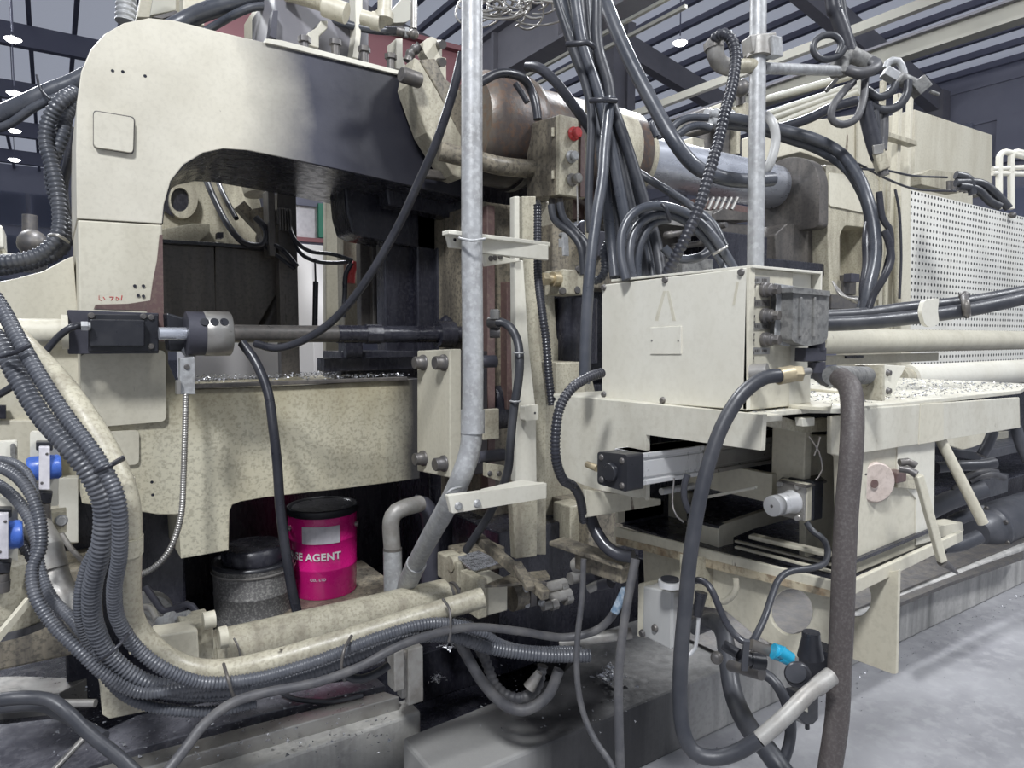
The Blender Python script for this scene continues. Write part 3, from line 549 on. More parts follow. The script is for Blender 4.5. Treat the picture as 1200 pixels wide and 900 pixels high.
t.p('riser', 'steel', [('cyl', (485, -20, 3), (485, 34, 3), .014)], 0); t.p('union', 'bolt', [('cyl', (466, 36, 3), (474, 38, 3), .02), ('cyl', (472, 37, 3), (486, 41, 3), .016), ('ball', (485, 40, 3), .022)], .001); t.p('nut', 'galvanised', [('hexa', W((474, 38, 3)), (1, -.3, 0), .022, .02)], 0)
S('swivel_plate', 'pale teardrop plate behind the thin steel riser', 'plate', 'girder_pale', [('Y', 3.4, rnd([(452, 20), (466, 4), (484, -16), (484, 18), (478, 26), (460, 27)], 5), .05)], .003)

# ---- accumulator arm bracket
t = T('arm_bracket', 'oily cream triangular link bracket bolted at the end of the frame arch', 'bracket')
t.p('side', 'oily_cream', [('Y', 2.55, [(486, 67), (491, 70), (512, 105), (541, 160), (541, 210), (531, 205), (500, 155), (480, 98)], .12)], .006)
t.p('web', 'oily', [('Y', 2.6, [(491, 70), (510, 68), (522, 92), (545, 110), (548, 160), (541, 165), (512, 105)], .1)], .006)
t.p('boss', 'bolt', [('lathe', pY(470, 87, 2.5), Vector((1, .15, -.03)), [(0, .026), (.006, .03), (.085, .03)], 20)], .002); t.p('boss', 'oily', [('lathe', pY(519, 178, 2.45), Vector((1, .15, 0)), [(0, .02), (.004, .026), (.09, .028)], 20)], .002)
t.p('boss', 'bolt', [('lathe', pY(470, 87, 2.499), Vector((1, .15, -.03)), [(0, .015), (.001, .015)], 6)], 0)
t.p('pin', 'dark_steel', [('bY', 2.62, 500, 525, 197, 207, .05)], .008)
t = T('link_plate', 'small cream link with pins behind the triangular bracket', 'link')
t.p('link', 'plain_paint', [('Y', 2.75, rnd([(496, 48), (506, 42), (518, 50), (518, 78), (512, 84), (496, 60)], 4), .06)], .003); t.p('pin', 'bolt', [('cyl', pY(515, 52, 2.74), pY(519, 52, 2.70), .018), ('cyl', pY(515, 73, 2.74), pY(519, 73, 2.70), .018)], .001)
t.p('plate', 'plain_paint', [('bY', 2.9, 512, 523, 65, 92, .04)], .003)
S('gear_chain', 'dark link chain beside the bracket top', 'chain', 'bolt', [('ct', [(478, 72, 2.95), (482, 62, 2.95), (492, 54, 2.95)], .022, .03)], 0)

# ================================================================ ACCUMULATOR, RAM ROD, CROSSHEAD (right, upper)
YR = 2.6
t = T('accumulator', 'rusty cylinder streaked with oil at the left end of the silver ram', 'cylinder')
c = pY(740, 186, YR)
t.p('barrel', 'rust', [('lathe', Vector((pY(548, 180, YR).x, YR, c.z)), Vector((1, 0, 0)), [(0, .2), (.05, .235), (.27, .24), (.28, .215), (c.x-pY(548, 180, YR).x-.06, .215), (c.x-pY(548, 180, YR).x, .17)], 40)], .003)
t.p('dome', 'oily_cream', [('lathe', Vector((pY(690, 180, YR).x, YR, c.z)), Vector((1, 0, 0)), [(0, .219), (.14, .219), (c.x-pY(690, 180, YR).x+.01, .185)], 40)], .003, label='cream painted end of the barrel')
t.p('band', 'rust', [('lathe', Vector((pY(596, 180, YR).x, YR, c.z)), Vector((1, 0, 0)), [(0, .25), (.03, .25)], 40)], .003)
t.p('rod', 'chrome', [('cyl', Vector((c.x, YR, c.z)), Vector((pY(946, 225, YR).x, YR, c.z)), .128, None, 40)], .003, label='polished silver ram rod')
S('accumulator_line', 'black pipe below the rusty cylinder', 'pipe', 'oily', [('tube', [(515, 177, 2.7), (560, 188, 2.75), (590, 195, 2.8), (640, 200, 2.9)], .038, 0, 14)], 0)
t = T('crosshead', 'dark rusty crosshead block that holds the right end of the silver ram', 'block')
xh = pY(911, 200, YR-.25).x
t.p('cap', 'dark_steel', [('X', pY(906, 200, YR).x, rnd([(896, 205), (905, 192), (922, 184), (940, 184), (954, 192), (960, 210), (960, 266), (897, 275)], 8), .09)], .01)
t.p('face', 'dark_steel', [('Y', 2.42, [(922, 262), (970, 267), (972, 316), (922, 322), (910, 318), (908, 275)], .5)], .006)
t.p('collar', 'dark_iron', [('lathe', Vector((pY(935, 225, YR).x-.1, YR, c.z)), Vector((1, 0, 0)), [(0, .14), (.06, .155), (.2, .155)], 32)], .002)
t.p('lower_block', 'black_oil', [('bY', 2.3, 826, 900, 268, 330, .4), ('bY', 2.35, 880, 968, 300, 316, .3)], .006)
t = T('crosshead_casting', 'cream frame plate with two windows right of the crosshead', 'frame')
t.p('plate', 'oily_cream', [('Y', 2.32, [(968, 193), (1022, 198), (1030, 212), (1030, 352), (972, 345)], .25, [rnd([(984, 330), (984, 276), (990, 264), (1018, 267), (1018, 330)], 4)])], .005)
t.p('panel', 'plain_paint', [('Y', 2.31, rnd([(972, 202), (1016, 208), (1016, 250), (972, 241)], 3), .02)], .003)
t.p('web', 'plain_paint', [('Y', 2.5, [(968, 195), (1022, 200), (1022, 350), (968, 345)], .05)], .002)
S('die_height_motor', 'dark block with grey top behind the upright pipe', 'block', 'dark_steel', [('bY', 2.35, 838, 882, 258, 312, .3), ('Y', 2.33, [(836, 250), (846, 244), (880, 250), (880, 258), (836, 258)], .3)], .005)
t = T('rear_valve_bank', 'row of small valve stems behind the silver ram', 'valve bank')
t.p('rail', 'primer', [('bY', 2.5, 818, 880, 232, 250, .12)], .003)
for k in range(6): t.p('stem', 'steel', [('cyl', pY(822+k*7, 246, 2.45), pY(829+k*7, 232, 2.45), .011)], .001)
t = T('injection_unit', 'oily brown side plates of the injection unit behind the corrugated hoses', 'machine side')
t.p('plate', 'oily', [('bY', 2.55, 566, 612, 236, 610, .5)], .006); t.p('plate', 'primer', [('bY', 2.5, 571, 580, 240, 600, .06)], .003, label='bare reddish strip')
t.p('plate', 'primer', [('bY', 2.5, 594, 602, 330, 480, .06)], .003, label='second bare reddish strip')
t.p('plate', 'oily_cream', [('Y', 2.42, [(628, 236), (650, 236), (650, 355), (653, 395), (662, 420), (690, 425), (700, 470), (700, 640), (628, 640)], .3)], .005)
t.p('back', 'black_oil', [('bY', 2.95, 540, 740, 190, 640, .1)], .004)
t = T('mould_guard', 'brown oily block with bolts between hoses and crosshead', 'block')
t.p('block', 'oily', [('bY', 2.6, 690, 745, 195, 260, .3)], .006); t.p('block', 'primer', [('bY', 2.5, 702, 728, 215, 252, .2)], .005); t.p('block', 'dark_steel', [('bY', 2.45, 740, 850, 262, 335, .4)], .006)
t.p('block', 'grey_cast', [('bY', 2.2, 800, 836, 300, 330, .15)], .004); t.p('block', 'steel', [('bY', 2.3, 775, 835, 238, 262, .15)], .004)
for a, b_ in ((780, 276), (788, 290), (796, 276), (812, 270), (706, 268)): t.p('bolt', 'bolt', [('bolt', pY(a, b_, 2.3), (0, -1, 0), .014, .2)], 0)
S('dark_sleeve', 'black oily round sleeve behind the grey hose, left of the big white box', 'cylinder', 'black_oil', [('lathe', pY(674, 425, 2.42), UPZ, [(0, .10), (.29, .10)], 28)], .004)
S('sleeve_base', 'small stained cream block under the black sleeve', 'block', 'oily_cream', [('bY', 2.2, 652, 686, 425, 468, .2)], .004)
# hydraulic relief valve
t = T('relief_valve', 'cream relief valve with brass adjusting screw, left of the grey hose', 'valve')
t.p('body', 'oily_cream', [('bY', 2.05, 660, 684, 315, 345, .12)], .006); t.p('boss', 'brass', [('cX', 647, 327, 662, 2.08, .028, 20), ('cX', 641, 327, 648, 2.08, .018, 16)], .001)
t.p('screw', 'brass', [('hexa', pY(634, 327, 2.08), (1, 0, 0), .026, .03)], 0)
for a, b_ in ((678, 316), (676, 340), (659, 341)): t.p('bolt', 'bolt', [('bolt', pY(a, b_, 2.05), (-.4, -1, 0), .012, .012)], 0)
t = T('valve_manifold', 'dark oily manifold with fittings above the relief valve', 'manifold')
t.p('block', 'oily', [('bY', 2.3, 648, 735, 262, 335, .2)], .006); t.p('block', 'dark_iron', [('bY', 2.2, 700, 722, 270, 300, .15)], .004)
t.p('gauge', 'dark_iron', [('lathe', pY(676, 269, 2.1), Vector((0, -1, 0)), [(0, .02), (.05, .026), (.052, .022)], 20)], .001); t.p('gauge', 'chrome', [('lathe', pY(676, 269, 2.11), Vector((0, -1, 0)), [(0, .03), (.04, .031), (.041, .027)], 20)], .001)
t.p('eye', 'galvanised', [('cyl', pY(658, 276, 2.2), pY(662, 276, 2.1), .012), ('bar', pY(657, 280, 2.15), pY(657, 290, 2.15), .016, .008)], .001)
t.p('fitting', 'galvanised', [('cyl', (714, 283, 2.05), (722, 279, 2.05), .018), ('cyl', (688, 325, 2), (694, 330, 2), .018)], .001); t.p('bracket', 'galvanised', [('bar', (662, 186+92, 2.1), (663, 300, 2.1), .02, .01)], .001)
S('corrugated_hose', 'short grey corrugated hose looping beside the relief valve', 'hose', 'conduit', [('ct', [(713, 282, 2.0), (708, 295, 2.0), (709, 315, 2.0), (703, 327, 2.0), (692, 329, 2.0)], .013, .01)], 0)
for pts, lab in (([(646, 240, 2.12), (650, 258, 2.12), (668, 272, 2.12), (680, 288, 2.1), (683, 305, 2.1), (684, 322, 2.1)], 'left of two cables dropping from the push button box'),
                 ([(656, 238, 2.12), (660, 255, 2.12), (676, 273, 2.12), (688, 288, 2.1), (689, 310, 2.1)], 'right of two cables dropping from the push button box')):
    S('cable', lab, 'cable', 'rubber', [('tube', pts, .012)], 0)
# push button box
t = T('push_button_box', 'oily cream push button box with red mushroom button', 'control box')
xb = pY(652, 190, 2.2).x
ya = pX(617, 190, xb).y
t.p('body', 'oily', [('X', xb, [(617, 146), (652, 135), (652, 229), (617, 233)], .13)], .004)
t.p('lid', 'oily_cream', [('box', xb-.004, xb+.138, 2.175, 2.2, pY(652, 229, 2.2).z, pY(652, 136, 2.2).z)], .003)
t.p('lid_edge', 'primer', [('box', xb+.096, xb+.138, 2.165, 2.175, pY(652, 229, 2.2).z, pY(652, 136, 2.2).z)], .002, label='bare brown half of the lid')
for px, py, r, m_, h in ((672, 157, .021, 'red', .03), (669, 184, .019, 'galvanised', .028), (670, 211, .020, 'steel', .045)):
    p0 = pY(px, py, 2.172); t.p('button', m_, [('lathe', p0, Vector((0, -1, 0)), [(0, r*1.3), (.006, r*1.3), (.008, r*.8), (h*.5, r*.8), (h*.55, r), (h, r), (h+.003, r*.7)], 20)], 0, label='red mushroom button' if m_ == 'red' else 'metal push button')
for py in (155, 205): t.p('hinge', 'oily_cream', [('cyl', pX(648, py-5, xb-.004), pX(648, py+5, xb-.004), .007)], 0)
for px, m_ in ((630, 'galvanised'), (647, 'bolt'), (656, 'bolt')): t.p('gland', m_, [('cyl', pX(px, 233, xb+.05), pX(px, 241, xb+.05), .014)], .001)
S('corrugated_hose', 'long thin black corrugated hose falling from the push button box', 'hose', 'conduit_black', [('ct', [(630, 240, 2.2), (630, 262, 2.2), (630, 300, 2.18), (631, 330, 2.15), (636, 370, 2.1), (640, 400, 2.1), (643, 440, 2.1), (647, 475, 2.1)], .0135, .010)], 0)
S('chain', 'thin bead chain with round fob under the push button box', 'chain', 'steel', [('tube', [(676, 218, 2.05), (677, 240, 2.05), (677, 262, 2.05)], .0025)], 0)
for a, r, lab, m_ in ((689, .012, 'rusty pipe standing right of the push button box', 'oily_cream'), (692, .01, 'brown rod right beside the rusty pipe', 'primer')):
    S('riser_pipe', lab, 'pipe', m_, [('cyl', (a, 110, 2.5), (a, 335, 2.5), r)], 0)

# ================================================================ TALL SILVER CONDUIT AND ITS BRACKETS
DC = 1.9
t = T('conduit_pipe', 'tall galvanised conduit pipe in front of the press, curving at its foot', 'pipe')
t.p('pipe', 'galvanised', [('tube', [(553, -420, DC), (553, -40, DC), (553, 100, DC), (553, 200, DC), (553, 300, DC), (554, 400, DC), (554, 470, DC), (553, 505, DC), (550, 530, DC), (540, 560, DC), (526, 590, 1.97), (508, 622, 2.1), (490, 655, 2.26), (478, 682, 2.4), (468, 706, 2.5)], .0295, 0, 24, .01)], 0)
t.p('socket', 'galvanised', [('cyl', (554, 480, DC), (554, 508, DC), .0335, None, 24), ('cyl', (488, 660, 2.285), (477, 685, 2.41), .034, None, 24)], .002)
t = T('pipe_bracket', 'white steel bracket clamping the conduit high up', 'bracket')
ar = t.p('arm', 'white', [('Y', 1.70, [(524, 272), (643, 287), (643, 305), (566, 297), (541, 291), (528, 290)], .018)], .003)
t.p('shelf', 'white', [('Z', pY(600, 280, 1.7).z+.002, [(518, 271), (526, 269), (645, 284), (643, 287), (524, 273)], .012)], .002)
t.p('foot', 'white', [('Y', 1.82, [(567, 295), (612, 306), (570, 312)], .02)], .002)
t.p('u_bolt', 'galvanised', [('tube', [(538, 279, 1.87), (545, 281, 1.84), (553, 282, 1.83), (562, 281, 1.85), (568, 280, 1.88)], .004)], 0)
for a in (575, 580, 586): t.p('screw', 'bolt', [('bolt', pY(a, 303-(a-575)*.2, 1.82), (0, -1, 0), .007, .005, False)], 0)
t.p('hole', 'black_oil', [('lathe', pY(533, 281, 1.699), Vector((0, 1, 0)), [(0, .005), (.001, .005)], 10)], 0, under=ar)
t = T('pipe_bracket', 'white steel bracket clamping the conduit near its foot', 'bracket')
t.p('arm', 'white', [('Y', 1.55, [(525, 581), (641, 566), (641, 584), (530, 602)], .02)], .003)
t.p('top', 'white', [('Z', pY(600, 572, 1.55).z, [(565, 577), (563, 573), (610, 562), (641, 566), (600, 571)], .012)], .002)
t.p('u_bolt', 'galvanised', [('tube', [(522, 583, 1.86), (524, 577, 1.84), (531, 573, 1.85), (545, 570, 1.9)], .004)], 0)
for a, b_ in ((537, 593), (559, 590)): t.p('screw', 'galvanised', [('bolt', pY(a, b_, 1.55), (0, -1, 0), .009, .008)], 0)
S('bracket_post', 'tall cream angle post carrying the conduit brackets', 'post', 'white', [('Y', 1.95, [(603, 305), (613, 305), (619, 400), (628, 480), (629, 565), (604, 565), (606, 480), (604, 400)], .03), ('Y', 1.93, [(603, 230), (609, 230), (609, 306), (603, 306)], .03)], .003)
S('bracket_post', 'stained lower end of the angle post under the lower bracket', 'post', 'oily_cream', [('Y', 1.95, [(600, 586), (630, 584), (629, 652), (604, 655)], .03)], .003)
S('bracket_post', 'oily cream strip behind the angle post', 'post', 'oily_cream', [('Y', 2.05, [(612, 230), (628, 230), (628, 305), (632, 400), (640, 470), (640, 650), (616, 650)], .04)], .003)
t = T('hinge_plate', 'small cream plate with two holes on the angle post', 'plate'); t.p('plate', 'white', [('Y', 1.9, rnd([(615, 476), (631, 474), (631, 492), (615, 493)], 2), .03)], .002); t.p('hole', 'black_oil', [('lathe', pY(627, 484, 1.899), Vector((0, 1, 0)), [(0, .004), (.001, .004)], 8)], 0)
t = T('small_bracket', 'small cream bracket with screws above the lower conduit bracket', 'bracket'); t.p('plate', 'oily_cream', [('Y', 2.0, [(571, 543), (592, 546), (592, 566), (571, 559)], .03)], .002)
for a in (574, 585): t.p('screw', 'bolt', [('bolt', pY(a, 555, 2.0), (0, -1, 0), .008, .006)], 0)
S('black_hose', 'black hose arching down right of the conduit between two clips', 'hose', 'rubber', [('tube', [(580, 378, 2.1), (590, 378, 2.1), (600, 386, 2.08), (607, 402, 2.07), (609, 425, 2.05), (607, 450, 2.05), (602, 480, 2.05), (598, 520, 2.05), (594, 556, 2.1), (575, 600, 2.2), (546, 645, 2.3)], .0135, 0, 12)], 0)
t = T('hose_fitting', 'cluster of dark fittings where the arching hose starts', 'fitting'); t.p('fitting', 'bolt', [('cyl', (574, 378, 2.12), (584, 378, 2.1), .018), ('cyl', (574, 390, 2.12), (586, 390, 2.12), .016)], .001); t.p('nut', 'steel', [('hexa', W((580, 374, 2.1)), (0, 0, 1), .016, .03)], 0)
for a, b_ in ((608, 413), (604, 470)): S('hose_clip', 'pale clip around the arching black hose, '+('upper' if b_ < 430 else 'lower'), 'clip', 'galvanised', [('tube', [(a-6, b_, 2.04), (a, b_+1, 2.02), (a+6, b_, 2.04)], .003)], 0)

# ================================================================ FLANGE BLOCK WITH BOLTS, END OF THE BEAM
t = T('flange_block', 'cream flange block with four big socket bolts, rusty right side', 'block')
t.p('block', 'plain_paint', [('X', 1.25, [(489, 411), (527, 409), (527, 560), (489, 552)], .05)], .004)
t.p('side', 'rust', [('box', 1.3, 1.42, pX(527, 480, 1.25).y, pX(527, 480, 1.25).y+.18, pX(527, 560, 1.25).z, pX(527, 412, 1.25).z)], .004, label='rusty side')
for a, b_ in ((493, 425), (517, 425), (493, 537), (517, 543)): t.p('socket_bolt', 'bolt', [('bolt', pX(a+4, b_, 1.25), (-1, -.05, 0), .026, .045)], 0)
t = T('hydraulic_cylinder', 'dark round cylinder end with a stained cream window, right of the conduit', 'cylinder')
cc = pX(560, 475, 1.62)
t.p('barrel', 'black_oil', [('lathe', cc, Vector((1, 0, 0)), [(0, .15), (.01, .165), (.2, .165)], 40)], .003)
t.p('cap', 'oily_cream', [('lathe', cc-Vector((.02, 0, 0)), Vector((1, 0, 0)), [(0, .08), (.03, .11)], 32)], .004); t.p('ring', 'dark_steel', [('lathe', cc-Vector((.03, 0, 0)), Vector((1, 0, 0)), [(0, .13), (.03, .145)], 32, False)], .002)
t.p('window', 'oily_cream', [('bY', 1.96, 566, 585, 480, 516, .02)], .003)
S('stub_pipe', 'short dark pipe crossing above the round cylinder end', 'pipe', 'dark_iron', [('cX', 556, 424, 580, 2.05, .022)], .002)
S('stub_pipe', 'short dark pipe crossing below the round cylinder end', 'pipe', 'dark_iron', [('cX', 560, 536, 590, 2.05, .022)], .002)
S('machine_bed', 'oil blackened machine bed deep under the press frame', 'machine base', 'black_oil', [('box', .05, 1.7, 3.5, 4.0, .2, 1.0), ('box', 1.5, 3.4, 2.95, 3.4, .2, 1.35), ('box', .0, .42, 3.0, 3.4, .2, 1.0)], .01)
t = T('stained_block', 'oil spattered cream block with dark bands below the white table end', 'block')
t.p('block', 'oily_cream', [('X', 1.9, [(610, 590), (640, 594), (640, 648), (610, 645)], .1), ('bX', 1.8, 648, 668, 594, 640, .1)], .006); t.p('cap', 'chips', [('lathe', pX(652, 590, 1.9), UPZ, [(0, .05), (.02, .045), (.03, .02)], 20)], .002)
t.p('block', 'oily', [('bX', 1.85, 604, 690, 596, 650, .3)], .006)
S('sloped_cover', 'chip covered sloping metal strip under the stained block', 'cover', 'oily', [('bar', (652, 634, 2.1), (738, 662, 1.9), .07, .015), ('bar', (680, 655, 2.06), (735, 672, 1.92), .05, .05)], .004)

# ================================================================ PAILS
def pail(name, lab, px, py0, py1, d, r, mb, mlid, extra=None):
    t = T(name, lab, 'pail'); base = pd(px, py1, d); top = pd(px, py0, d); h = top.z-base.z
    t.p('body', mb, [('lathe', base, UPZ, [(0, r*.93), (.004, r*.95), (h*.33, r*.97), (h*.34, r*.985), (h*.35, r*.97), (h*.66, r*.985), (h*.67, r*1.0), (h*.68, r*.985), (h-.01, r), (h, r*1.02)], 48)], 0)
    t.lid = t.p('lid', mlid, [('lathe', base+Vector((0, 0, h)), UPZ, [(0, r*1.03), (.012, r*1.03), (.014, r*.96), (.006, r*.9)], 48)], 0)
    return t, base, h
t, pb, ph = pail('pink_pail', 'pink metal pail lettered in white with a black lid', 380, 592, 690, 3.15, .152, 'pink', 'black_plastic')
t.p('lid_ring', 'black_plastic', [('lathe', pb+Vector((0, 0, ph-.02)), UPZ, [(0, .155), (.004, .159), (.03, .159)], 48, False)], 0, under=t.lid)
def on_pail(a, z, r=.1535): return pb+Vector((math.cos(a)*r, math.sin(a)*r, z))
af = math.atan2(-pb.y, -pb.x)
def lab_patch(a0, a1, z0, z1, r=.1532, n=8):
    b = B(); vs = []; fs = []
    for i in range(n+1):
        a = a0+(a1-a0)*i/n
        for rr_ in (r, r+.0008):
            for z in (z0, z1): vs.append(on_pail(a, z, rr_))
    for i in range(n):
        o = i*4; q = o+4; fs += [(o+2, o+3, q+3, q+2), (o, q, q+1, o+1), (o+1, q+1, q+3, o+3), (o, o+2, q+2, q)]
    b.add(vs, fs); return b
t.p('white_label', 'label_white', lab_patch(af-.62, af+.48, ph*.66, ph*.86), 0)
def text_on_pail(s, z, size, a_start, r=.1545, right=0):
    """lettering as thin mesh letters wrapped round the pail"""
    cu = bpy.data.curves.new('lettering', 'FONT'); cu.body = s; cu.size = size; cu.extrude = .0004; cu.space_character = 1.06; cu.offset = size*.025
    o = bpy.data.objects.new('lettering', cu); COL.objects.link(o); dg = bpy.context.evaluated_depsgraph_get()
    me = bpy.data.meshes.new_from_object(o.evaluated_get(dg)); bpy.data.objects.remove(o)
    if a_start is None: a_start = right-max(v.co.x for v in me.vertices)/r
    b = B(); vs = []
    for v in me.vertices:
        a = a_start+v.co.x/r; p = on_pail(a, z+v.co.y, r+v.co.z-.0008); vs.append(p)
    b.add(vs, [tuple(p.vertices) for p in me.polygons]); bpy.data.meshes.remove(me); return b
t.p('lettering', 'paint_white', text_on_pail('RELEASE AGENT', ph*.47, .046, None, right=af+.50), 0, label='white printed lettering')
t.p('small_lettering', 'label_white', text_on_pail('CO., LTD', ph*.235, .016, None, right=af+.05), 0)
for s in (-1, 1): t.p('ear', 'steel', [('cyl', on_pail(af+1.25*s, ph*.8, .15), on_pail(af+1.25*s, ph*.8, .162), .012)], .001)
S('pail_stand', 'dark steel ledge carrying the pink pail', 'ledge', 'oily', [('box', pb.x-.28, pb.x+.3, pb.y-.2, pb.y+.3, .0, pb.z-.001)], .004)
t, p2, h2 = pail('grey_pail', 'grey speckled grease pail with black lid behind the hanging hose', 300, 655, 752, 2.95, .165, 'speckled', 'black_plastic')
t.p('rim', 'galvanised_dirty', [('lathe', p2+Vector((0, 0, h2-.03)), UPZ, [(0, .167), (.004, .172), (.012, .17)], 48, False)], 0)
t.p('inner_drum', 'black_oil', [('lathe', p2+Vector((0, 0, h2+.008)), UPZ, [(0, .13), (.06, .13), (.065, .12)], 40)], 0)
S('pail_stand', 'dark block under the grey speckled pail', 'ledge', 'oily', [('box', p2.x-.2, p2.x+.2, p2.y-.2, p2.y+.2, 0, p2.z-.001)], .004)

# ---- elbow pipe right of the pail and pit posts
t = T('elbow_pipe', 'grey plastic elbow pipe standing right of the pink pail', 'pipe')
t.p('pipe', 'galvanised_dirty', [('tube', [(461, 700, 2.5), (460, 650, 2.5), (458, 615, 2.5), (462, 602, 2.5), (472, 596, 2.52), (492, 590, 2.6)], .031, 0, 20)], 0); t.p('coupling', 'galvanised', [('cyl', (460, 645, 2.5), (461, 710, 2.5), .034)], .002); t.p('seam', 'bolt', [('cyl', (460, 642, 2.5), (460, 645, 2.5), .0345)], .001)
S('drain_pipe', 'dark pipe standing behind the foot of the conduit', 'pipe', 'dark_iron', [('tube', [(485, 590, 2.7), (500, 595, 2.7), (505, 620, 2.7), (504, 700, 2.7)], .035)], 0)
t = T('support_channel', 'grey steel channel leg under the cream pipes', 'leg post'); t.p('web', 'galvanised_dirty', [('bY', 2.05, 478, 496, 762, 828, .03)], .004); t.p('flange', 'galvanised_dirty', [('bY', 2.03, 462, 474, 765, 812, .06), ('bY', 2.06, 470, 480, 765, 820, .04)], .004)

# ================================================================ CREAM PIPES AND CORRUGATED HOSES, LOWER LEFT
S('cream_pipe', 'fat dirty cream pipe curving down the lower left and under the hoses', 'pipe', 'oily_cream', [('tube', [(14, 392, 1.75), (35, 413, 1.7), (70, 450, 1.66), (105, 498, 1.62), (132, 545, 1.6), (148, 590, 1.6), (150, 640, 1.62), (150, 700, 1.66), (158, 735, 1.7), (185, 765, 1.73), (220, 783, 1.76), (262, 786, 1.8), (320, 774, 1.85), (400, 751, 1.9), (470, 729, 1.95), (540, 708, 2.0), (566, 700, 2.02)], .030, 0, 24, .015)], 0)
S('pipe_joint', 'raised sleeve joint on the fat cream pipe', 'joint', 'oily_cream', [('cyl', (150, 628, 1.61), (150, 648, 1.62), .033, None, 24)], .002)
S('clamp_band', 'dark band round the fat cream pipe at its shoulder', 'clamp', 'conduit_black', [('tube', [(118, 550, 1.53), (130, 544, 1.52), (145, 535, 1.54)], .004)], 0)
S('hydraulic_cylinder', 'large dirty cream cylinder lying behind the lower pipe', 'cylinder', 'oily_cream', [('cX', 225, 770, 522, 2.12, .062, 28), ('cX', 250, 766, 262, 2.12, .067, 28)], .004)
t = T('hydraulic_union', 'black ribbed union at the right end of the big cylinder', 'union'); t.p('neck', 'oily', [('cX', 508, 706, 530, 2.12, .05)], .002); t.p('ring', 'bolt', [('cX', 522, 702, 526, 2.12, .058), ('cX', 530, 701, 533, 2.12, .058)], .002)
t = T('manifold_block', 'cream valve block with flanges at the end of the lower pipes', 'valve block')
t.p('block', 'plain_paint', [('bY', 1.93, 571, 595, 684, 722, .12)], .005); t.p('flange', 'oily_cream', [('bY', 1.9, 560, 571, 680, 726, .12)], .004)
t.p('block', 'oily_cream', [('bY', 2.15, 536, 572, 660, 690, .16)], .005); t.p('cover', 'oily', [('Z', pY(571, 682, 1.93).z+.004, [(565, 686), (600, 672), (640, 668), (645, 676), (598, 684)], .01)], .002)
t.p('cap', 'oily', [('cX', 598, 700, 612, 1.98, .05)], .003)
for k, px in enumerate((612, 622, 633)): t.p('port', 'bolt', [('bY', 1.95, px, px+8, 684, 712, .08)], .004)
for px, py in ((615, 690), (616, 708), (634, 688), (634, 706)): t.p('bolt', 'galvanised', [('bolt', pY(px, py, 1.95), (0, -1, 0), .011, .014)], 0)
t.p('valve', 'oily', [('bY', 2.2, 545, 592, 650, 676, .14)], .006); t.p('valve_top', 'chips', [('Z', pY(545, 649, 2.2).z, [(535, 651), (561, 645), (588, 657), (553, 668)], .01)], .003); t.p('knob', 'oily_cream', [('cX', 527, 661, 545, 2.2, .03)], .003)
for px0, py0, px1, r, Y, lab in ((638, 690, 662, .022, 2.0, 'upper silver pipe stub right of the cream valve block'), (640, 703, 668, .02, 1.97, 'middle silver pipe stub right of the cream valve block'), (636, 711, 652, .016, 1.94, 'lowest silver pipe stub right of the cream valve block'), (668, 678, 705, .024, 2.1, 'silver pipe stub behind the grey hanging hose')):
    t = T('pipe_stub', lab, 'pipe'); t.p('pipe', 'galvanised_dirty', [('cX', px0, py0, px1, Y, r)], .002); t.p('nut', 'steel', [('cX', px1-7, py0-1.5, px1, Y, r*1.3, 8)], .002)
t = T('fitting_cluster', 'oily knuckles and elbows crowded right of the silver pipe stubs', 'fitting')
for px, py, dd, r, m_ in ((702, 668, 2.15, .03, 'oily'), (716, 662, 2.1, .022, 'dark_iron'), (684, 661, 2.2, .026, 'galvanised_dirty'), (694, 676, 2.1, .02, 'dark_iron'), (724, 668, 2.05, .018, 'galvanised_dirty'), (708, 684, 2.05, .018, 'dark_iron')): t.p('knuckle', m_, [('cyl', (px-9, py+2, dd+.05), (px+8, py-2, dd), r)], .004)
t.p('arm', 'galvanised_dirty', [('cyl', (690, 690, 2.1), (730, 672, 2.05), .014)], .002)
S('hose_coupling', 'galvanised coupling with spiral wire on a hose low in the pit', 'coupling', 'galvanised_dirty', [('cyl', (620, 806, 2.12), (632, 788, 2.12), .02, .012)], .002)
S('rod_linkage', 'dark oily rod sloping between the two valve blocks', 'rod', 'oily', [('bar', (560, 630, 2.3), (640, 698, 2.0), .03, .03), ('bar', (605, 660, 2.1), (622, 690, 2.0), .03, .02)], .004)
S('pit_pipe', 'pale pipe lying across the pit behind the hanging hoses', 'pipe', 'galvanised_dirty', [('cyl', (655, 753, 2.2), (740, 742, 2.2), .018)], 0)
S('foot_post', 'cream angled foot plate sticking out under the corrugated hoses', 'post', 'oily_cream', [('Y', 2.02, [(112, 780), (150, 790), (172, 834), (128, 843), (120, 838), (117, 805)], .04)], .004)
t = T('pump_fitting', 'cream cast fitting with bolts behind the pipe bend', 'fitting')
t.p('block', 'oily_cream', [('bY', 2.05, 214, 250, 736, 792, .12)], .006); t.p('block', 'cream', [('Y', 2.0, [(182, 745), (232, 738), (234, 778), (190, 778)], .08)], .005); t.p('elbow', 'galvanised', [('tube', [(186, 730, 2.0), (200, 728, 2.0), (222, 722, 2.0)], .018), ('cyl', (196, 728, 1.98), (204, 726, 1.98), .024)], 0)
t.p('boss', 'cream', [('cX', 238, 728, 252, 2.02, .024), ('cX', 256, 748, 266, 2.0, .03)], .003); t.p('stem', 'galvanised', [('cyl', (210, 742, 2.0), (210, 730, 2.0), .02)], .002)
S('bent_tube', 'dark bent steel tube above the cast fitting', 'tube', 'dark_iron', [('tube', [(170, 687, 2.2), (182, 704, 2.2), (192, 716, 2.2), (208, 712, 2.2), (222, 708, 2.2), (232, 720, 2.2)], .011)], 0)
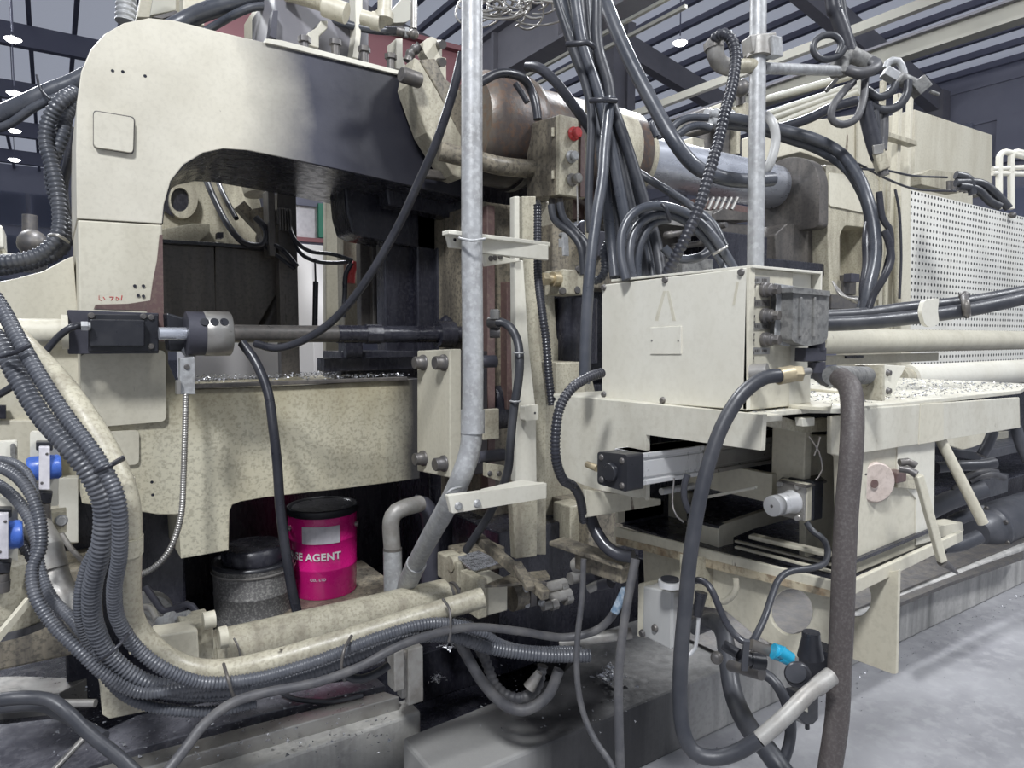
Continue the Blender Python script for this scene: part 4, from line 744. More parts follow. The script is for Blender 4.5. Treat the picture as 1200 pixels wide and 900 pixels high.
S('bent_tube', 'grey tube bent down to the left of the cast fitting', 'tube', 'steel', [('tube', [(160, 712, 2.15), (176, 712, 2.15), (184, 726, 2.1)], .011), ('bar', (162, 716, 2.2), (180, 742, 2.15), .02, .012)], 0)
S('cream_post', 'narrow cream post right beside the fat curved pipe', 'post', 'oily_cream', [('bY', 2.1, 143, 159, 560, 770, .04)], .004)
S('rear_flange', 'grey round flange behind the bent tubes', 'flange', 'grey_cast', [('lathe', pY(170, 722, 2.6), Vector((0, -1, 0)), [(0, .09), (.05, .085)], 28)], .004)
def hose(lab, pts, r, pitch=0, m='conduit', name='corrugated_hose'):
    if name == 'corrugated_hose' and m == 'conduit': m = 'conduit_grey'; pitch *= .85
    return S(name, lab, 'hose', m, [('ct', pts, r, pitch, 14)] if pitch else [('tube', pts, r, 0, 14, .015)], 0)
hose('front corrugated hose sweeping down the left edge along the cream pipe', [(-25, 325, 1.5), (0, 358, 1.5), (22, 398, 1.48), (46, 440, 1.46), (76, 486, 1.45), (108, 528, 1.44), (131, 566, 1.44), (140, 600, 1.45), (140, 650, 1.48), (134, 690, 1.52), (138, 725, 1.56), (158, 757, 1.6), (195, 785, 1.63), (240, 800, 1.68), (300, 795, 1.74), (370, 775, 1.8), (440, 748, 1.86), (500, 731, 1.92), (540, 733, 1.97), (570, 742, 2.0)], .0165, .0105)
hose('thickest corrugated hose, left of the front one and tied to it', [(-30, 375, 1.52), (0, 402, 1.5), (20, 440, 1.49), (48, 487, 1.48), (82, 526, 1.47), (106, 558, 1.48), (121, 595, 1.5), (118, 645, 1.52), (108, 690, 1.56), (110, 730, 1.6), (128, 768, 1.64), (165, 797, 1.68), (215, 808, 1.72), (280, 806, 1.78), (350, 792, 1.84), (420, 768, 1.9), (480, 747, 1.96), (530, 745, 2.02), (580, 760, 2.08), (640, 768, 2.12), (690, 768, 2.16)], .0215, .0125)
hose('slim corrugated hose between the thick hose and the grey duct', [(112, 640, 1.62), (98, 670, 1.62), (92, 705, 1.62), (97, 740, 1.64), (118, 780, 1.67), (160, 806, 1.7), (225, 818, 1.74), (300, 812, 1.8), (380, 795, 1.86), (450, 770, 1.9)], .012, .009)
hose('corrugated hose coming from the left edge below the blue valve', [(-25, 540, 1.7), (10, 552, 1.68), (32, 572, 1.66), (46, 605, 1.65), (48, 640, 1.64), (38, 668, 1.62), (42, 700, 1.6), (62, 732, 1.6), (92, 762, 1.6), (122, 790, 1.62), (165, 812, 1.66), (220, 806, 1.7), (290, 800, 1.76)], .0145, .010)
hose('lower corrugated hose coming from the left edge', [(-25, 555, 1.8), (8, 575, 1.78), (30, 600, 1.76), (42, 630, 1.74), (46, 665, 1.72), (60, 700, 1.7), (86, 728, 1.68), (110, 760, 1.66), (130, 800, 1.68), (170, 826, 1.7), (240, 834, 1.74), (300, 824, 1.8)], .0145, .010)
hose('thin corrugated hose arching over at the left edge beside the valve', [(-20, 538, 1.9), (10, 540, 1.88), (30, 552, 1.86), (40, 575, 1.84), (44, 610, 1.8), (40, 650, 1.78)], .0115, .009)
hose('third corrugated hose passing behind the left edge pair', [(-20, 600, 1.95), (12, 620, 1.92), (32, 650, 1.88), (45, 690, 1.85), (70, 735, 1.82), (105, 775, 1.8), (150, 818, 1.8), (210, 832, 1.84)], .013, .010, 'conduit_black')
hose('corrugated hose diving under the cream valve block', [(440, 752, 1.98), (490, 735, 2.0), (530, 728, 2.02), (556, 735, 2.04), (590, 755, 2.1), (630, 762, 2.15), (680, 760, 2.2)], .0135, .010)
t = T('flexible_duct', 'dusty grey duct with two sleeves under the blue valve', 'duct')
t.p('duct', 'galvanised_dirty', [('tube', [(42, 618, 1.95), (54, 640, 1.93), (60, 665, 1.92), (68, 690, 1.9), (88, 720, 1.88), (105, 745, 1.86)], .040, 0, 20)], 0); t.p('sleeve', 'galvanised_dirty', [('cyl', (53, 640, 1.92), (60, 668, 1.91), .043, None, 20)], .003)
S('grey_cable', 'grey cable hooking from the small block round the duct', 'cable', 'galvanised_dirty', [('tube', [(60, 603, 2.3), (70, 622, 2.28), (85, 645, 2.28), (104, 663, 2.28)], .009)], 0)
hose('smooth dusty hose running under all the corrugated hoses', [(195, 905, 1.45), (215, 880, 1.48), (240, 848, 1.52), (272, 824, 1.58), (310, 812, 1.62), (370, 800, 1.68), (420, 782, 1.74), (470, 756, 1.8), (520, 740, 1.86), (560, 735, 1.9), (610, 740, 1.94), (660, 747, 1.98), (700, 738, 1.98), (724, 712, 1.96), (738, 680, 1.94), (744, 650, 1.94)], .0115, 0, 'rubber_dusty', 'smooth_hose')
S('tape_wrap', 'strip of pale blue tape on the smooth hose near the tray', 'tape', 'tape', [('tube', [(720, 718, 1.93), (727, 703, 1.93), (733, 690, 1.92)], .0125)], 0)
hose('black hose from the left edge across the bottom left corner', [(-25, 824, 1.35), (20, 818, 1.36), (56, 820, 1.38), (78, 834, 1.38), (105, 860, 1.38), (140, 888, 1.38), (165, 912, 1.38)], .0135, 0, 'rubber', 'smooth_hose')
hose('second black hose branching at the bottom left corner', [(-25, 832, 1.42), (40, 826, 1.42), (70, 836, 1.42), (100, 852, 1.42), (122, 864, 1.4)], .0125, 0, 'rubber', 'smooth_hose')
S('steel_rod', 'thin bare rod crossing the bottom left corner', 'rod', 'steel', [('cyl', (60, 905, 1.5), (112, 850, 1.62), .006), ('cyl', (72, 824, 1.6), (112, 824, 1.6), .009)], 0)
for pts, lab in (([(532, 742, 2.1), (548, 770, 2.1), (566, 800, 2.1), (590, 825, 2.1), (616, 832, 2.1), (642, 815, 2.1), (655, 785, 2.1)], 'outer hose of the pair looping in the black pit'),
                 ([(552, 745, 2.15), (568, 772, 2.15), (582, 805, 2.15), (606, 818, 2.15), (628, 808, 2.15), (636, 780, 2.15)], 'inner hose of the pair looping in the black pit')):
    hose(lab, pts, .017, .02 if 'inner' in lab else 0, 'rubber_dusty', 'looped_hose')
for pts, r, lab in (([(412, 745, 1.84), (403, 762, 1.78), (400, 785, 1.78), (404, 798, 1.8)], .004, 'pale tie holding the hoses to the lower pipe, left one'), ([(519, 702, 1.93), (527, 715, 1.88), (528, 740, 1.86), (526, 752, 1.86)], .004, 'pale tie holding the hoses to the lower pipe, right one'),
                    ([(116, 775, 1.56), (130, 765, 1.52), (143, 752, 1.54), (154, 738, 1.6)], .004, 'black tie over the hoses at the cream pipe bend'), ([(262, 778, 1.72), (267, 795, 1.66), (272, 812, 1.68), (277, 822, 1.7)], .004, 'pale tie around the hoses left of the lower pipe'),
                    ([(2, 418, 1.46), (20, 412, 1.44), (36, 404, 1.45)], .005, 'black tie around the two hoses at the left edge'), ([(112, 553, 1.43), (128, 546, 1.42), (144, 538, 1.5)], .005, 'black tie binding hoses to the fat cream pipe')):
    S('cable_tie', lab, 'cable tie', 'bolt' if 'pale' in lab else 'conduit_black', [('tube', pts, r)], 0)
S('cable_tie', 'pale tie round the big cream cylinder', 'cable tie', 'bolt', [('tube', [(274, 748, 1.98), (279, 757, 1.97), (282, 771, 1.97)], .003)], 0)
# hanging lines in front of the frame
hose('long black hose falling from the conduit top to the tie bar', [(542, 62, 2.0), (530, 110, 2.02), (512, 165, 2.05), (490, 215, 2.1), (468, 262, 2.15), (440, 312, 2.2), (412, 352, 2.25), (385, 380, 2.28), (355, 399, 2.3), (325, 408, 2.32), (300, 403, 2.36)], .0135, 0, 'conduit_black', 'smooth_hose')
hose('black hose hanging in front of the lower beam down to the pails', [(284, 402, 2.36), (300, 425, 2.34), (314, 460, 2.32), (320, 500, 2.3), (325, 545, 2.3), (328, 590, 2.3), (334, 640, 2.3), (342, 690, 2.3), (350, 725, 2.3)], .0165, 0, 'conduit_black', 'smooth_hose')
t = T('limit_switch', 'small galvanised terminal clamp above the braided cable', 'clamp'); t.p('plate', 'galvanised', [('Y', 2.40, [(211, 420), (228, 418), (229, 462), (211, 462)], .04)], .002); t.p('screw', 'bolt', [('bolt', pY(219, 430, 2.4), (0, -1, 0), .007, .006)], 0); t.p('foot', 'steel', [('Y', 2.38, [(207, 446), (212, 446), (212, 462), (207, 462)], .03)], .001)
hose('grey braided cable hanging in front of the lower beam', [(218, 452, 2.34), (217, 500, 2.33), (215, 560, 2.32), (212, 605, 2.3), (200, 642, 2.28), (182, 664, 2.26), (158, 677, 2.24)], .0105, .008, 'steel', 'braided_cable')

# ================================================================ BIG WHITE JUNCTION BOX
XB = 1.3
t = T('junction_box', 'large white sheet steel junction box standing on the table', 'junction box')
t.p('body', 'white', [('X', XB+.004, [(706, 335), (875, 314), (875, 480), (706, 467)], .25)], .004)
t.p('lid', 'white', [('X', XB-.006, [(705, 334), (876, 313.5), (876, 481), (705, 468)], .012)], .003)
for px, py in ((708, 337), (780, 328), (869, 319), (777, 469), (708, 462)): t.p('screw', 'bolt', [('bolt', pX(px, py, XB-.006), (-1, 0, 0), .007, .007, False)], 0)
npl = t.p('nameplate', 'white', [('X', XB-.009, [(762, 384), (798, 382), (798, 415), (762, 415)], .004)], .001, label='blank raised nameplate')
[t.p('wipe_mark', 'cream', [('X', XB-.0066, q, .001)], 0) for q in ([(777, 341), (780, 341), (771, 376), (767, 376)], [(781, 341), (784, 341), (792, 376), (788, 376)], [(863, 330), (866, 330), (861, 358), (858, 358)])]
for px in (764, 795): t.p('rivet', 'steel', [('bolt', pX(px, 399, XB-.009), (-1, 0, 0), .0025, .0015, False)], 0, under=npl)
yb = pX(876, 400, XB).y
x1 = pY(957, 317, yb).x
zt = pX(876, 313.5, XB).z
zb = pX(876, 481, XB).z
t.p('hood', 'white', [('box', XB-.004, x1+.006, yb-.012, yb+.45, zt-.002, zt+.004)], .001)
t.p('return_flange', 'white', [('box', x1, x1+.006, yb-.012, yb+.4, pY(957, 365, yb).z, zt)], .001)
t.p('face', 'cream', [('box', XB+.014, pY(926, 400, yb).x, yb-.003, yb+.01, zb, zt-.002)], .002)
t.p('riveted_edge', 'plain_paint', [('box', XB-.006, XB+.014, yb-.006, yb+.004, zb, zt)], .001)
for k in range(22): t.p('edge_mark', 'bolt', [('box', XB+.013, XB+.0155, yb-.0075, yb-.004, zb+.02+k*.0135, zb+.026+k*.0135)], 0) if k % 3 else None
for i, py in enumerate((340, 370, 398)):
    p0 = pY(894+i*.3, py, yb-.003)
    gl = t.p('gland', 'bolt', [('lathe', p0, Vector((.1, -1, 0)), [(0, .017), (.010, .018), (.012, .014), (.022, .015), (.024, .011), (.032, .010)], 10)], .001)
    t.p('gland_nut', 'bolt', [('hexa', p0+Vector((.003, -.030, 0)), (.1, -1, 0), .012, .010)], 0, under=gl)
for py in (328, 355, 382, 411):
    tg = t.p('tag', 'steel', [('Y', yb-.005, [(883, py-4), (902, py-3.5), (902, py+4), (883, py+4.5)], .002)], 0)
    [t.p('tag_print', 'bolt', [('Y', yb-.0058, [(885+2.1*q, py-1.5), (886.2+2.1*q, py-1.5), (886.2+2.1*q, py+1.8), (885+2.1*q, py+1.8)], .001)], 0, under=tg) for q in range(7) if q != 3]
t.p('bracket', 'galvanised', [('Y', yb-.03, [(908, 332), (930, 335), (929, 348), (921, 352), (920, 392), (928, 394), (926, 406), (908, 403), (911, 350)], .004)], .001)
t = T('cast_plug', 'grey cast conduit box hanging by the white junction box', 'plug')
yc = yb-.06
t.p('body', 'grey_cast', [('Y', yc, rnd([(930, 337), (972, 342), (970, 396), (966, 402), (946, 406), (928, 400)], 4), .06)], .004)
t.p('rim', 'grey_cast', [('Y', yc-.006, rnd([(929, 336), (973, 341), (973, 347), (929, 343)], 1), .07)], .003)
for px in (939, 955): t.p('ridge', 'grey_cast', [('Y', yc-.005, [(px, 348), (px+2, 348), (px+1, 395), (px-1, 395)], .01)], .002)
t.p('neck', 'dark_iron', [('cyl', pY(957, 400, yc+.025), pY(957, 410, yc+.025), .019), ('bY', yc+.01, 945, 969, 408, 424, .03), ('cyl', pY(957, 424, yc+.025), pY(957, 436, yc+.025), .02)], .002)
t.p('elbow', 'dark_iron', [('tube', [pY(957, 430, yc+.025), pY(960, 438, yc+.025), pY(966, 443, yc+.02), pY(975, 445, yc+.01)], .019, 0, 16)], 0)
t.p('ring', 'galvanised', [('cyl', pY(971, 444, yc+.015), pY(975, 445, yc+.01), .022, None, 20), ('cyl', pY(978, 445, yc+.008), pY(981, 445, yc+.005), .021, None, 20)], .001)

# ================================================================ TABLE
XT, YT = 1.25, .90
t = T('machine_table', 'cream steel machine table with chip covered top and folded skirts', 'table')
zt2 = 1.43
t.p('top', 'table_paint', [('prism', [Vector((x, y, zt2)) for x, y in ((XT, 1.63), (XT, YT), (XT+.07, YT), (XT+.10, YT+.06), (1.5, YT+.05), (1.56, YT), (2.58, YT), (2.95, 1.0), (2.95, 1.63))], Vector((0, 0, -.012)))], .002)
t.p('skirt', 'table_paint', [('X', XT-.004, [(648, 463), (894, 486), (892, 528), (757, 509.5), (757, 586)]+rnd([(757, 586), (690, 571), (655, 556), (648, 463)], 14)[1:-1], .014)], .003, label='stamped end skirt with a step cut in it')
t.p('skirt', 'table_paint', [('Y', YT-.004, [(1004, 479), (1195, 465.5), (1196, 501), (1128, 512), (1008, 531)], .014)], .003)
t.p('fold_band', 'plain_paint', [('Y', YT-.006, [(1079, 474), (1106, 472), (1106, 516), (1077, 521)], .004)], .001)
t.p('under_plate', 'plain_paint', [('Y', 1.40, [(686, 574), (775, 585), (775, 592), (686, 607)], .012), ('box', 1.27, 1.6, 1.4, 1.62, 1.18, 1.2)], .003)
t.p('corner_leg', 'cream', [('X', 1.60, [(974, 488), (988, 485), (988, 640), (978, 640), (976, 535), (972, 532)], .02), ('Y', YT+.02, [(974, 488), (990, 486), (990, 536), (974, 532)], .012)], .003)
t.p('rib', 'oily_cream', [('Y', YT+.08, [(892, 497), (920, 489), (938, 495), (972, 490), (974, 505), (940, 507), (905, 500)], .02)], .002); t.p('rib', 'white', [('Y', YT+.05, [(940, 490), (955, 489), (955, 499), (941, 500)], .02)], .002)
for a, b_ in ((905, 470), (945, 452)):
    t.p('strip', 'cream', [('Z', zt2+.008, [(a, b_+3), (a+68, b_+8), (a+70, b_+2), (a+10, b_-2)], .008)], .001)
b = B()
for _ in range(1700): chip(Vector((rr.uniform(1.58, 2.9), rr.uniform(.93, 1.5), zt2)), rr.uniform(.002, .007))
for _ in range(160): chip(Vector((rr.uniform(1.3, 1.6), rr.uniform(.95, 1.05), zt2)), rr.uniform(.002, .005))
o = S('metal_chips', 'litter of bright chips on the cream table top', 'swarf', 'chips', b, 0); o['kind'] = 'stuff'
t = T('pneumatic_cylinder', 'square aluminium air cylinder with a black end cap under the table edge', 'air cylinder')
XC = 1.15
ec = t.p('end_cap', 'black_plastic', [('X', XC, rnd([(700, 529), (735, 533), (735, 577), (700, 567)], 4), .055)], .004)
c = pX(717, 553, XC)
t.p('boss', 'black_plastic', [('lathe', c-Vector((.012, 0, 0)), Vector((1, 0, 0)), [(0, .021), (.002, .023), (.014, .023)], 24)], 0)
for px, py in ((705, 536), (729, 540), (705, 562), (729, 569)): t.p('cap_screw', 'bolt', [('bolt', pX(px, py, XC), (-1, 0, 0), .0065, .004)], 0, under=ec)
e = pX(735, 533, XC); f = pX(700, 567, XC)
yy0, yy1, z0_, z1_ = e.y+.004, pX(700, 529, XC).y-.004, pX(735, 575, XC).z+.004, e.z-.003
def prof(x0, x1, ya_, yb_, za, zb_, n=.006):
    return [('box', x0, x1, ya_, yb_, za, za+n*2), ('box', x0, x1, ya_, yb_, zb_-n*2, zb_), ('box', x0, x1, ya_+n, yb_-n, za, zb_), ('box', x0, x1, ya_+n*.4, yb_-n*.4, za+n*3.2, zb_-n*3.2)]
xm = pY(825, 540, yy0).x; xe = pY(905, 530, yy0).x
t.p('barrel', 'alu', prof(XC+.055, xm, yy0, yy1, z0_, z1_), .002); t.p('barrel', 'steel', prof(xm, xe+.3, yy0+.001, yy1-.001, z0_+.001, z1_-.001), .002)
t.p('fitting', 'brass', [('cyl', pX(688, 544, XC+.03), pX(700, 549, XC+.03), .009)], .001)
# tray under the table
XR, YTR, ZTR = 1.5, .88, 1.02
t = T('drip_tray', 'rusty cream drip tray hanging under the table on two gusset plates', 'tray')
t.p('lip', 'plain_paint', [('X', XR, [(720, 617), (985, 683), (985, 700), (720, 634)], .012)], .003, label='chipped side lip')
t.p('lip', 'plain_paint', [('Y', YTR-.002, [(986, 687), (1129, 622), (1129, 634), (1000, 698), (986, 703)], .012)], .003)
t.p('pan', 'black_oil', [('box', XR+.01, 2.1, YTR+.01, 1.6, ZTR-.03, ZTR-.02)], .001)
t.p('rust_edge', 'rusty_edge', [('X', XR-.002, [(722, 629), (840, 658), (984, 695), (984, 703), (840, 668), (722, 637)], .004)], 0)
t.p('back_lip', 'plain_paint', [('bY', 1.58, 724, 778, 596, 614, .012)], .002)
hole1 = ell(927, 717, 25, 27)
t.p('gusset', 'cream', [('X', XR+.03, [(752, 630), (990, 690), (984, 823), (972, 821), (941, 775), (882, 743), (850, 716), (798, 706), (755, 690)], .012, [list(reversed(hole1))])], .003, label='gusset plate with a round hole')
hole2 = ell(1002, 701, 19, 22)
t.p('gusset', 'cream', [('X', 1.76, [(958, 690), (1053, 668), (1050, 790), (1046, 790), (996, 771), (975, 740)], .012, [list(reversed(hole2))])], .003, label='second gusset plate, square cornered')
t.p('gusset', 'oily_cream', [('Y', 1.25, [(800, 650), (880, 660), (880, 700), (862, 716), (830, 712), (800, 706)], .012)], .003)
t.p('tube_stop', 'cream', [('tube', [pX(862, 678, 1.42), pX(862, 692, 1.42), pX(852, 704, 1.42), pX(842, 706, 1.42)], .008)], 0)
# frame inside, between table and tray
t = T('table_understructure', 'cream upright plates and dark slide between table and drip tray', 'frame')
t.p('upright', 'cream', [('bX', 1.70, 775, 808, 578, 672, .03)], .003); t.p('upright', 'cream', [('bX', 1.62, 905, 944, 505, 605, .03)], .003); t.p('upright', 'cream', [('Y', 1.065, [(944, 510), (976, 510), (984, 690), (978, 690), (944, 655)], .02)], .003)
t.p('side_panel', 'plain_paint', [('Y', .912, [(1004, 526), (1096, 512), (1095, 634), (1004, 672)], .012)], .003)
t.p('side_panel', 'white', [('Y', .908, [(1052, 520), (1074, 519), (1096, 515), (1094, 634), (1074, 640), (1074, 585), (1052, 560)], .008)], .002)
t.p('seal', 'black_oil', [('Y', .90, [(1002, 657), (1096, 618), (1096, 622), (1002, 661)], .02)], .001)
t.p('lower_rail', 'plain_paint', [('Y', .915, [(1096, 617), (1128, 612), (1130, 622), (1096, 632)], .05)], .003)
t.p('slide', 'black_oil', [('Z', pX(842, 616, 1.56).z, [(805, 590), (870, 566), (938, 582), (842, 616), (805, 607)], .01)], .002)
t.p('slide_block', 'plain_paint', [('X', 1.56, [(805, 608), (842, 617), (842, 657), (805, 646)], .02), ('Y', pX(842, 616, 1.56).y, [(842, 617), (938, 584), (938, 605), (884, 620), (860, 630), (860, 657), (842, 657)], .02)], .003)
t.p('slide_block', 'oily_cream', [('Y', pX(842, 616, 1.56).y+.1, [(885, 618), (930, 602), (944, 606), (944, 622), (900, 630)], .02)], .003)
t.p('guide', 'cream', [('bX', 1.75, 780, 900, 555, 578, .03), ('bar', pZ(880, 628, 1.05), pZ(975, 650, 1.05), .03, .012)], .003)
t.p('end_rod', 'alu', [('cX', 775, 576, 812, 1.35, .01)], .001)
t.p('back', 'black_oil', [('box', 2.0, 2.05, .98, 1.6, 1.1, 1.42), ('box', 1.5, 2.0, 1.58, 1.62, 1.0, 1.4)], .001)
t = T('slide_rails', 'pair of thin cream rails inside the drip tray', 'rails')
t.p('rail', 'cream', [('bar', pZ(862, 634, 1.02), pZ(985, 664, 1.02), .012, .006)], .001); t.p('rail', 'cream', [('bar', pZ(862, 641, 1.02), pZ(980, 671, 1.02), .012, .006)], .001)
t = T('hanging_bracket', 'dark knob and bracket under the silver cylinder', 'bracket'); t.p('knob', 'bolt', [('cyl', pY(848, 556, 1.3), pY(848, 568, 1.3), .02), ('cyl', pY(862, 556, 1.3), pY(862, 562, 1.3), .03)], .002)
t.p('plate', 'plain_paint', [('bX', 1.6, 806, 905, 556, 590, .02)], .002); t.p('light_strip', 'white', [('X', 1.52, [(826, 581), (885, 570), (885, 573), (826, 585)], .01)], .001)
hose('black hose curving from the silver cylinder into the tray', [(806, 556, 1.66), (802, 568, 1.66), (802, 585, 1.66), (808, 600, 1.66)], .008, 0, 'conduit_black', 'small_hose')
S('thin_wire', 'thin grey wire loop on the cream upright in the tray', 'wire', 'bolt', [('tube', [(790, 560, 1.7), (788, 590, 1.68), (793, 605, 1.66), (801, 612, 1.66)], .0025)], 0)
# solenoid / encoder on the inner plate
t = T('encoder_unit', 'silver cylinder on a square bolted flange with black coil', 'encoder')
XE = 1.58
e0 = pX(944, 569, XE); e1 = pX(911, 563, XE); eb = pX(944, 612, XE).z
t.p('face', 'steel', [('box', XE, XE+.006, e0.y, e1.y, eb, e0.z)], .003); t.p('plate', 'plain_paint', [('box', XE+.006, XE+.03, e0.y-.001, e1.y, eb, e0.z+.002)], .003)
t.p('coil', 'black_plastic', [('box', XE+.03, XE+.075, e0.y-.004, e1.y-.01, eb-.002, e0.z+.006)], .004)
t.p('top_plate', 'bolt', [('Z', pX(911, 562, XE).z, [(912, 562), (922, 555), (960, 556), (969, 563), (944, 570)], .006)], .002)
a = pX(884, 597, XE-.10); bb = pX(928, 588, XE)
a = Vector((XE-.085, bb.y, bb.z)); q = Vector((XE, bb.y, bb.z))
t.p('cylinder', 'alu', [('lathe', a, q-a, [(0, .025), (.002, .0265), (.026, .0265), (.027, .023), (.033, .023), (.034, .0265), (.078, .0265), (.08, .030), (.085, .031)], 28)], 0)
t.p('boss', 'bolt', [('lathe', a-Vector((.0008, 0, 0)), q-a, [(0, .004), (.0008, .004)], 12)], 0)
for px, py in ((935, 570), (935, 607), (914, 567)): t.p('bolt', 'steel', [('bolt', pX(px, py, XE), (-1, -.2, 0), .007, .008)], 0)
hose('thin dark hose from the encoder looping into the drip tray', [(945, 612, 1.70), (952, 622, 1.69), (965, 632, 1.67), (970, 645, 1.64), (966, 660, 1.60), (950, 666, 1.57), (925, 670, 1.55), (912, 680, 1.53), (904, 700, 1.5), (896, 724, 1.46), (886, 745, 1.42), (878, 758, 1.38)], .0075, 0, 'rubber', 'small_hose')
S('thin_wire', 'pair of thin wires hanging on the cream upright beside the coil', 'wire', 'bolt', [('tube', [(948, 512, 1.52), (958, 526, 1.52), (962, 538, 1.52), (964, 548, 1.52), (960, 558, 1.52), (956, 562, 1.52)], .0018), ('tube', [(961, 512, 1.52), (958, 524, 1.52), (954, 534, 1.52)], .0018)], 0)
t = T('round_flange', 'pinkish disc flange with a centre hole on the side of the table frame', 'flange')
cf = pX(1022, 566, 1.60); cf2 = Vector((1.56, cf.y, cf.z))
t.p('disc', 'pink_cream', [('lathe', pY(1028, 566, .90), Vector((-.45, -1, 0)).normalized()*-1, [(0, .048), (.003, .052), (.028, .052)], 36)], 0)
t.p('centre', 'primer', [('lathe', pY(1025, 567, .8985), Vector((.45, 1, 0)), [(0, .011), (.001, .011)], 20)], 0)
for px, py in ((1015, 556), (1034, 580)): t.p('hole', 'bolt', [('lathe', pY(px, py, .899), Vector((.45, 1, 0)), [(0, .003), (.001, .003)], 8)], 0)
t = T('lever_clamp', 'dark hooked clamp on a cream lug right of the disc flange', 'clamp')
t.p('lug', 'oily_cream', [('Y', .9, [(1052, 560), (1062, 556), (1078, 556), (1080, 568), (1072, 574), (1052, 572)], .04)], .003); t.p('nut', 'primer', [('bY', .88, 1052, 1063, 554, 567, .04)], .004)
t.p('hook', 'bolt', [('tube', [(1054, 542, 1.62), (1068, 541, 1.62), (1072, 545, 1.62)], .009), ('tube', [(1054, 549, 1.62), (1066, 551, 1.61), (1074, 556, 1.6)], .009)], 0)
S('support_rod', 'cream round rod leaning from the clamp down to the kerb', 'rod', 'cream', [('bar', (1076, 557, 1.6), (1104, 658, 1.62), .018, .018)], .003)
S('support_rod', 'cream round rod leaning from under the table towards the motor', 'rod', 'cream', [('cyl', (1102, 515, 1.95), (1152, 613, 1.95), .0145, None, 16)], .002)
S('rod_tip', 'dark pointed tool end under the leaning rod', 'tool', 'bolt', [('cyl', (1104, 658, 1.62), (1121, 671, 1.66), .012, .004)], .001)

# ================================================================ BIG HOSES IN FRONT OF THE TABLE
hose('long thick brown hose curling over the table edge and down to the floor', [(1002, 446, 1.47), (990, 441, 1.46), (976, 441, 1.46), (984, 442, 1.44), (996, 455, 1.40), (999, 490, 1.37), (997, 540, 1.35), (992, 600, 1.34), (989, 660, 1.33), (987, 720, 1.33), (984, 780, 1.33), (981, 840, 1.33), (974, 890, 1.33), (968, 930, 1.33)][3:], .0225, 0, 'brown_hose', 'thick_hose')
S('pipe_stub', 'short grey pipe stub entering the cream flange plate', 'pipe', 'grey_cast', [('cyl', (975, 440, 1.46), (1015, 440, 1.62), .021)], .002)
t = T('thick_hose', 'smooth dark hose looping from the junction box down beside the grey box', 'hose'); LP = [(932, 438, 1.40), (915, 440, 1.39), (893, 444, 1.38), (868, 464, 1.37), (846, 500, 1.36), (830, 545, 1.35), (818, 595, 1.34), (809, 650, 1.33), (803, 710, 1.32), (798, 770, 1.31), (797, 820, 1.30), (800, 855, 1.29), (812, 880, 1.28), (835, 888, 1.27), (862, 882, 1.26), (890, 866, 1.25), (920, 840, 1.25), (948, 812, 1.26), (972, 794, 1.28)]
t.p('hose', 'rubber', [('tube', LP[:16], .0145, 0, 16, .012)], 0); t.p('dusty_end', 'galvanised_dirty', [('tube', LP[15:], .0147, 0, 16, .012)], 0, label='dusty grey end of the hose')
t = T('hose_fitting', 'brass and steel hose fitting below the junction box glands', 'fitting'); t.p('ferrule', 'brass', [('cyl', (912, 441, 1.39), (928, 438, 1.40), .0175)], .002); t.p('nut', 'brass', [('hexa', W((928, 438, 1.4)), (1, -.6, .02), .018, .02)], 0)
t.p('nipple', 'steel', [('cyl', (934, 437, 1.42), (948, 435, 1.46), .008), ('cyl', (880, 438, 1.52), (900, 436, 1.5), .02)], .001)
t = T('hose_fitting', 'pale crimped fitting where the looping hose meets the regulator', 'fitting'); t.p('ferrule', 'steel', [('cyl', (956, 806, 1.27), (974, 792, 1.285), .0165)], .002)
hose('dark flat hose running down from the grey box across the kerb', [(815, 735, 1.9), (835, 728, 1.8), (848, 742, 1.72), (853, 775, 1.66), (860, 815, 1.6), (876, 850, 1.52), (900, 880, 1.45), (925, 915, 1.4)], .022, 0, 'rubber', 'thick_hose')
hose('black hose bowing out below the coupling to the floor', [(880, 784, 1.5), (900, 792, 1.48), (914, 808, 1.46), (925, 835, 1.45), (926, 865, 1.44), (918, 892, 1.43), (905, 920, 1.42)], .0115, 0, 'rubber', 'smooth_hose')
hose('thin black hose from the grey box down to the pipe couplings', [(812, 681, 1.42), (822, 680, 1.4), (832, 688, 1.38), (840, 705, 1.37), (850, 728, 1.36), (862, 745, 1.35), (872, 752, 1.34)], .0068, 0, 'conduit_black', 'small_hose')
t = T('pipe_couplings', 'row of black hose couplings bound with a grey strap', 'coupling')
t.p('coupling', 'black_plastic', [('cyl', (848, 756, 1.42), (865, 766, 1.4), .011), ('cyl', (866, 768, 1.4), (880, 774, 1.4), .013), ('cyl', (880, 774, 1.4), (896, 776, 1.4), .016)], .002)
t.p('coupling', 'bolt', [('cyl', (856, 780, 1.5), (872, 784, 1.46), .012), ('cyl', (872, 784, 1.46), (893, 790, 1.42), .013), ('ball', (840, 771, 1.5), .014)], .002)
t.p('coupling', 'bolt', [('cyl', (880, 755, 1.36), (902, 763, 1.36), .011)], .001)
t.p('strap', 'pump', [('bar', (875, 750, 1.33), (872, 785, 1.35), .012, .008)], .001)
t = T('blue_fitting', 'bright blue swivel push fitting beside the pressure gauge', 'fitting')
t.p('body', 'cyan', [('cyl', (906, 763, 1.34), (918, 767, 1.34), .0155), ('cyl', (913, 763, 1.33), (927, 772, 1.33), .012), ('cyl', (916, 770, 1.33), (928, 776, 1.33), .010)], .002)
t = T('air_regulator', 'black air filter regulator with round gauge hanging by the gusset plate', 'regulator')
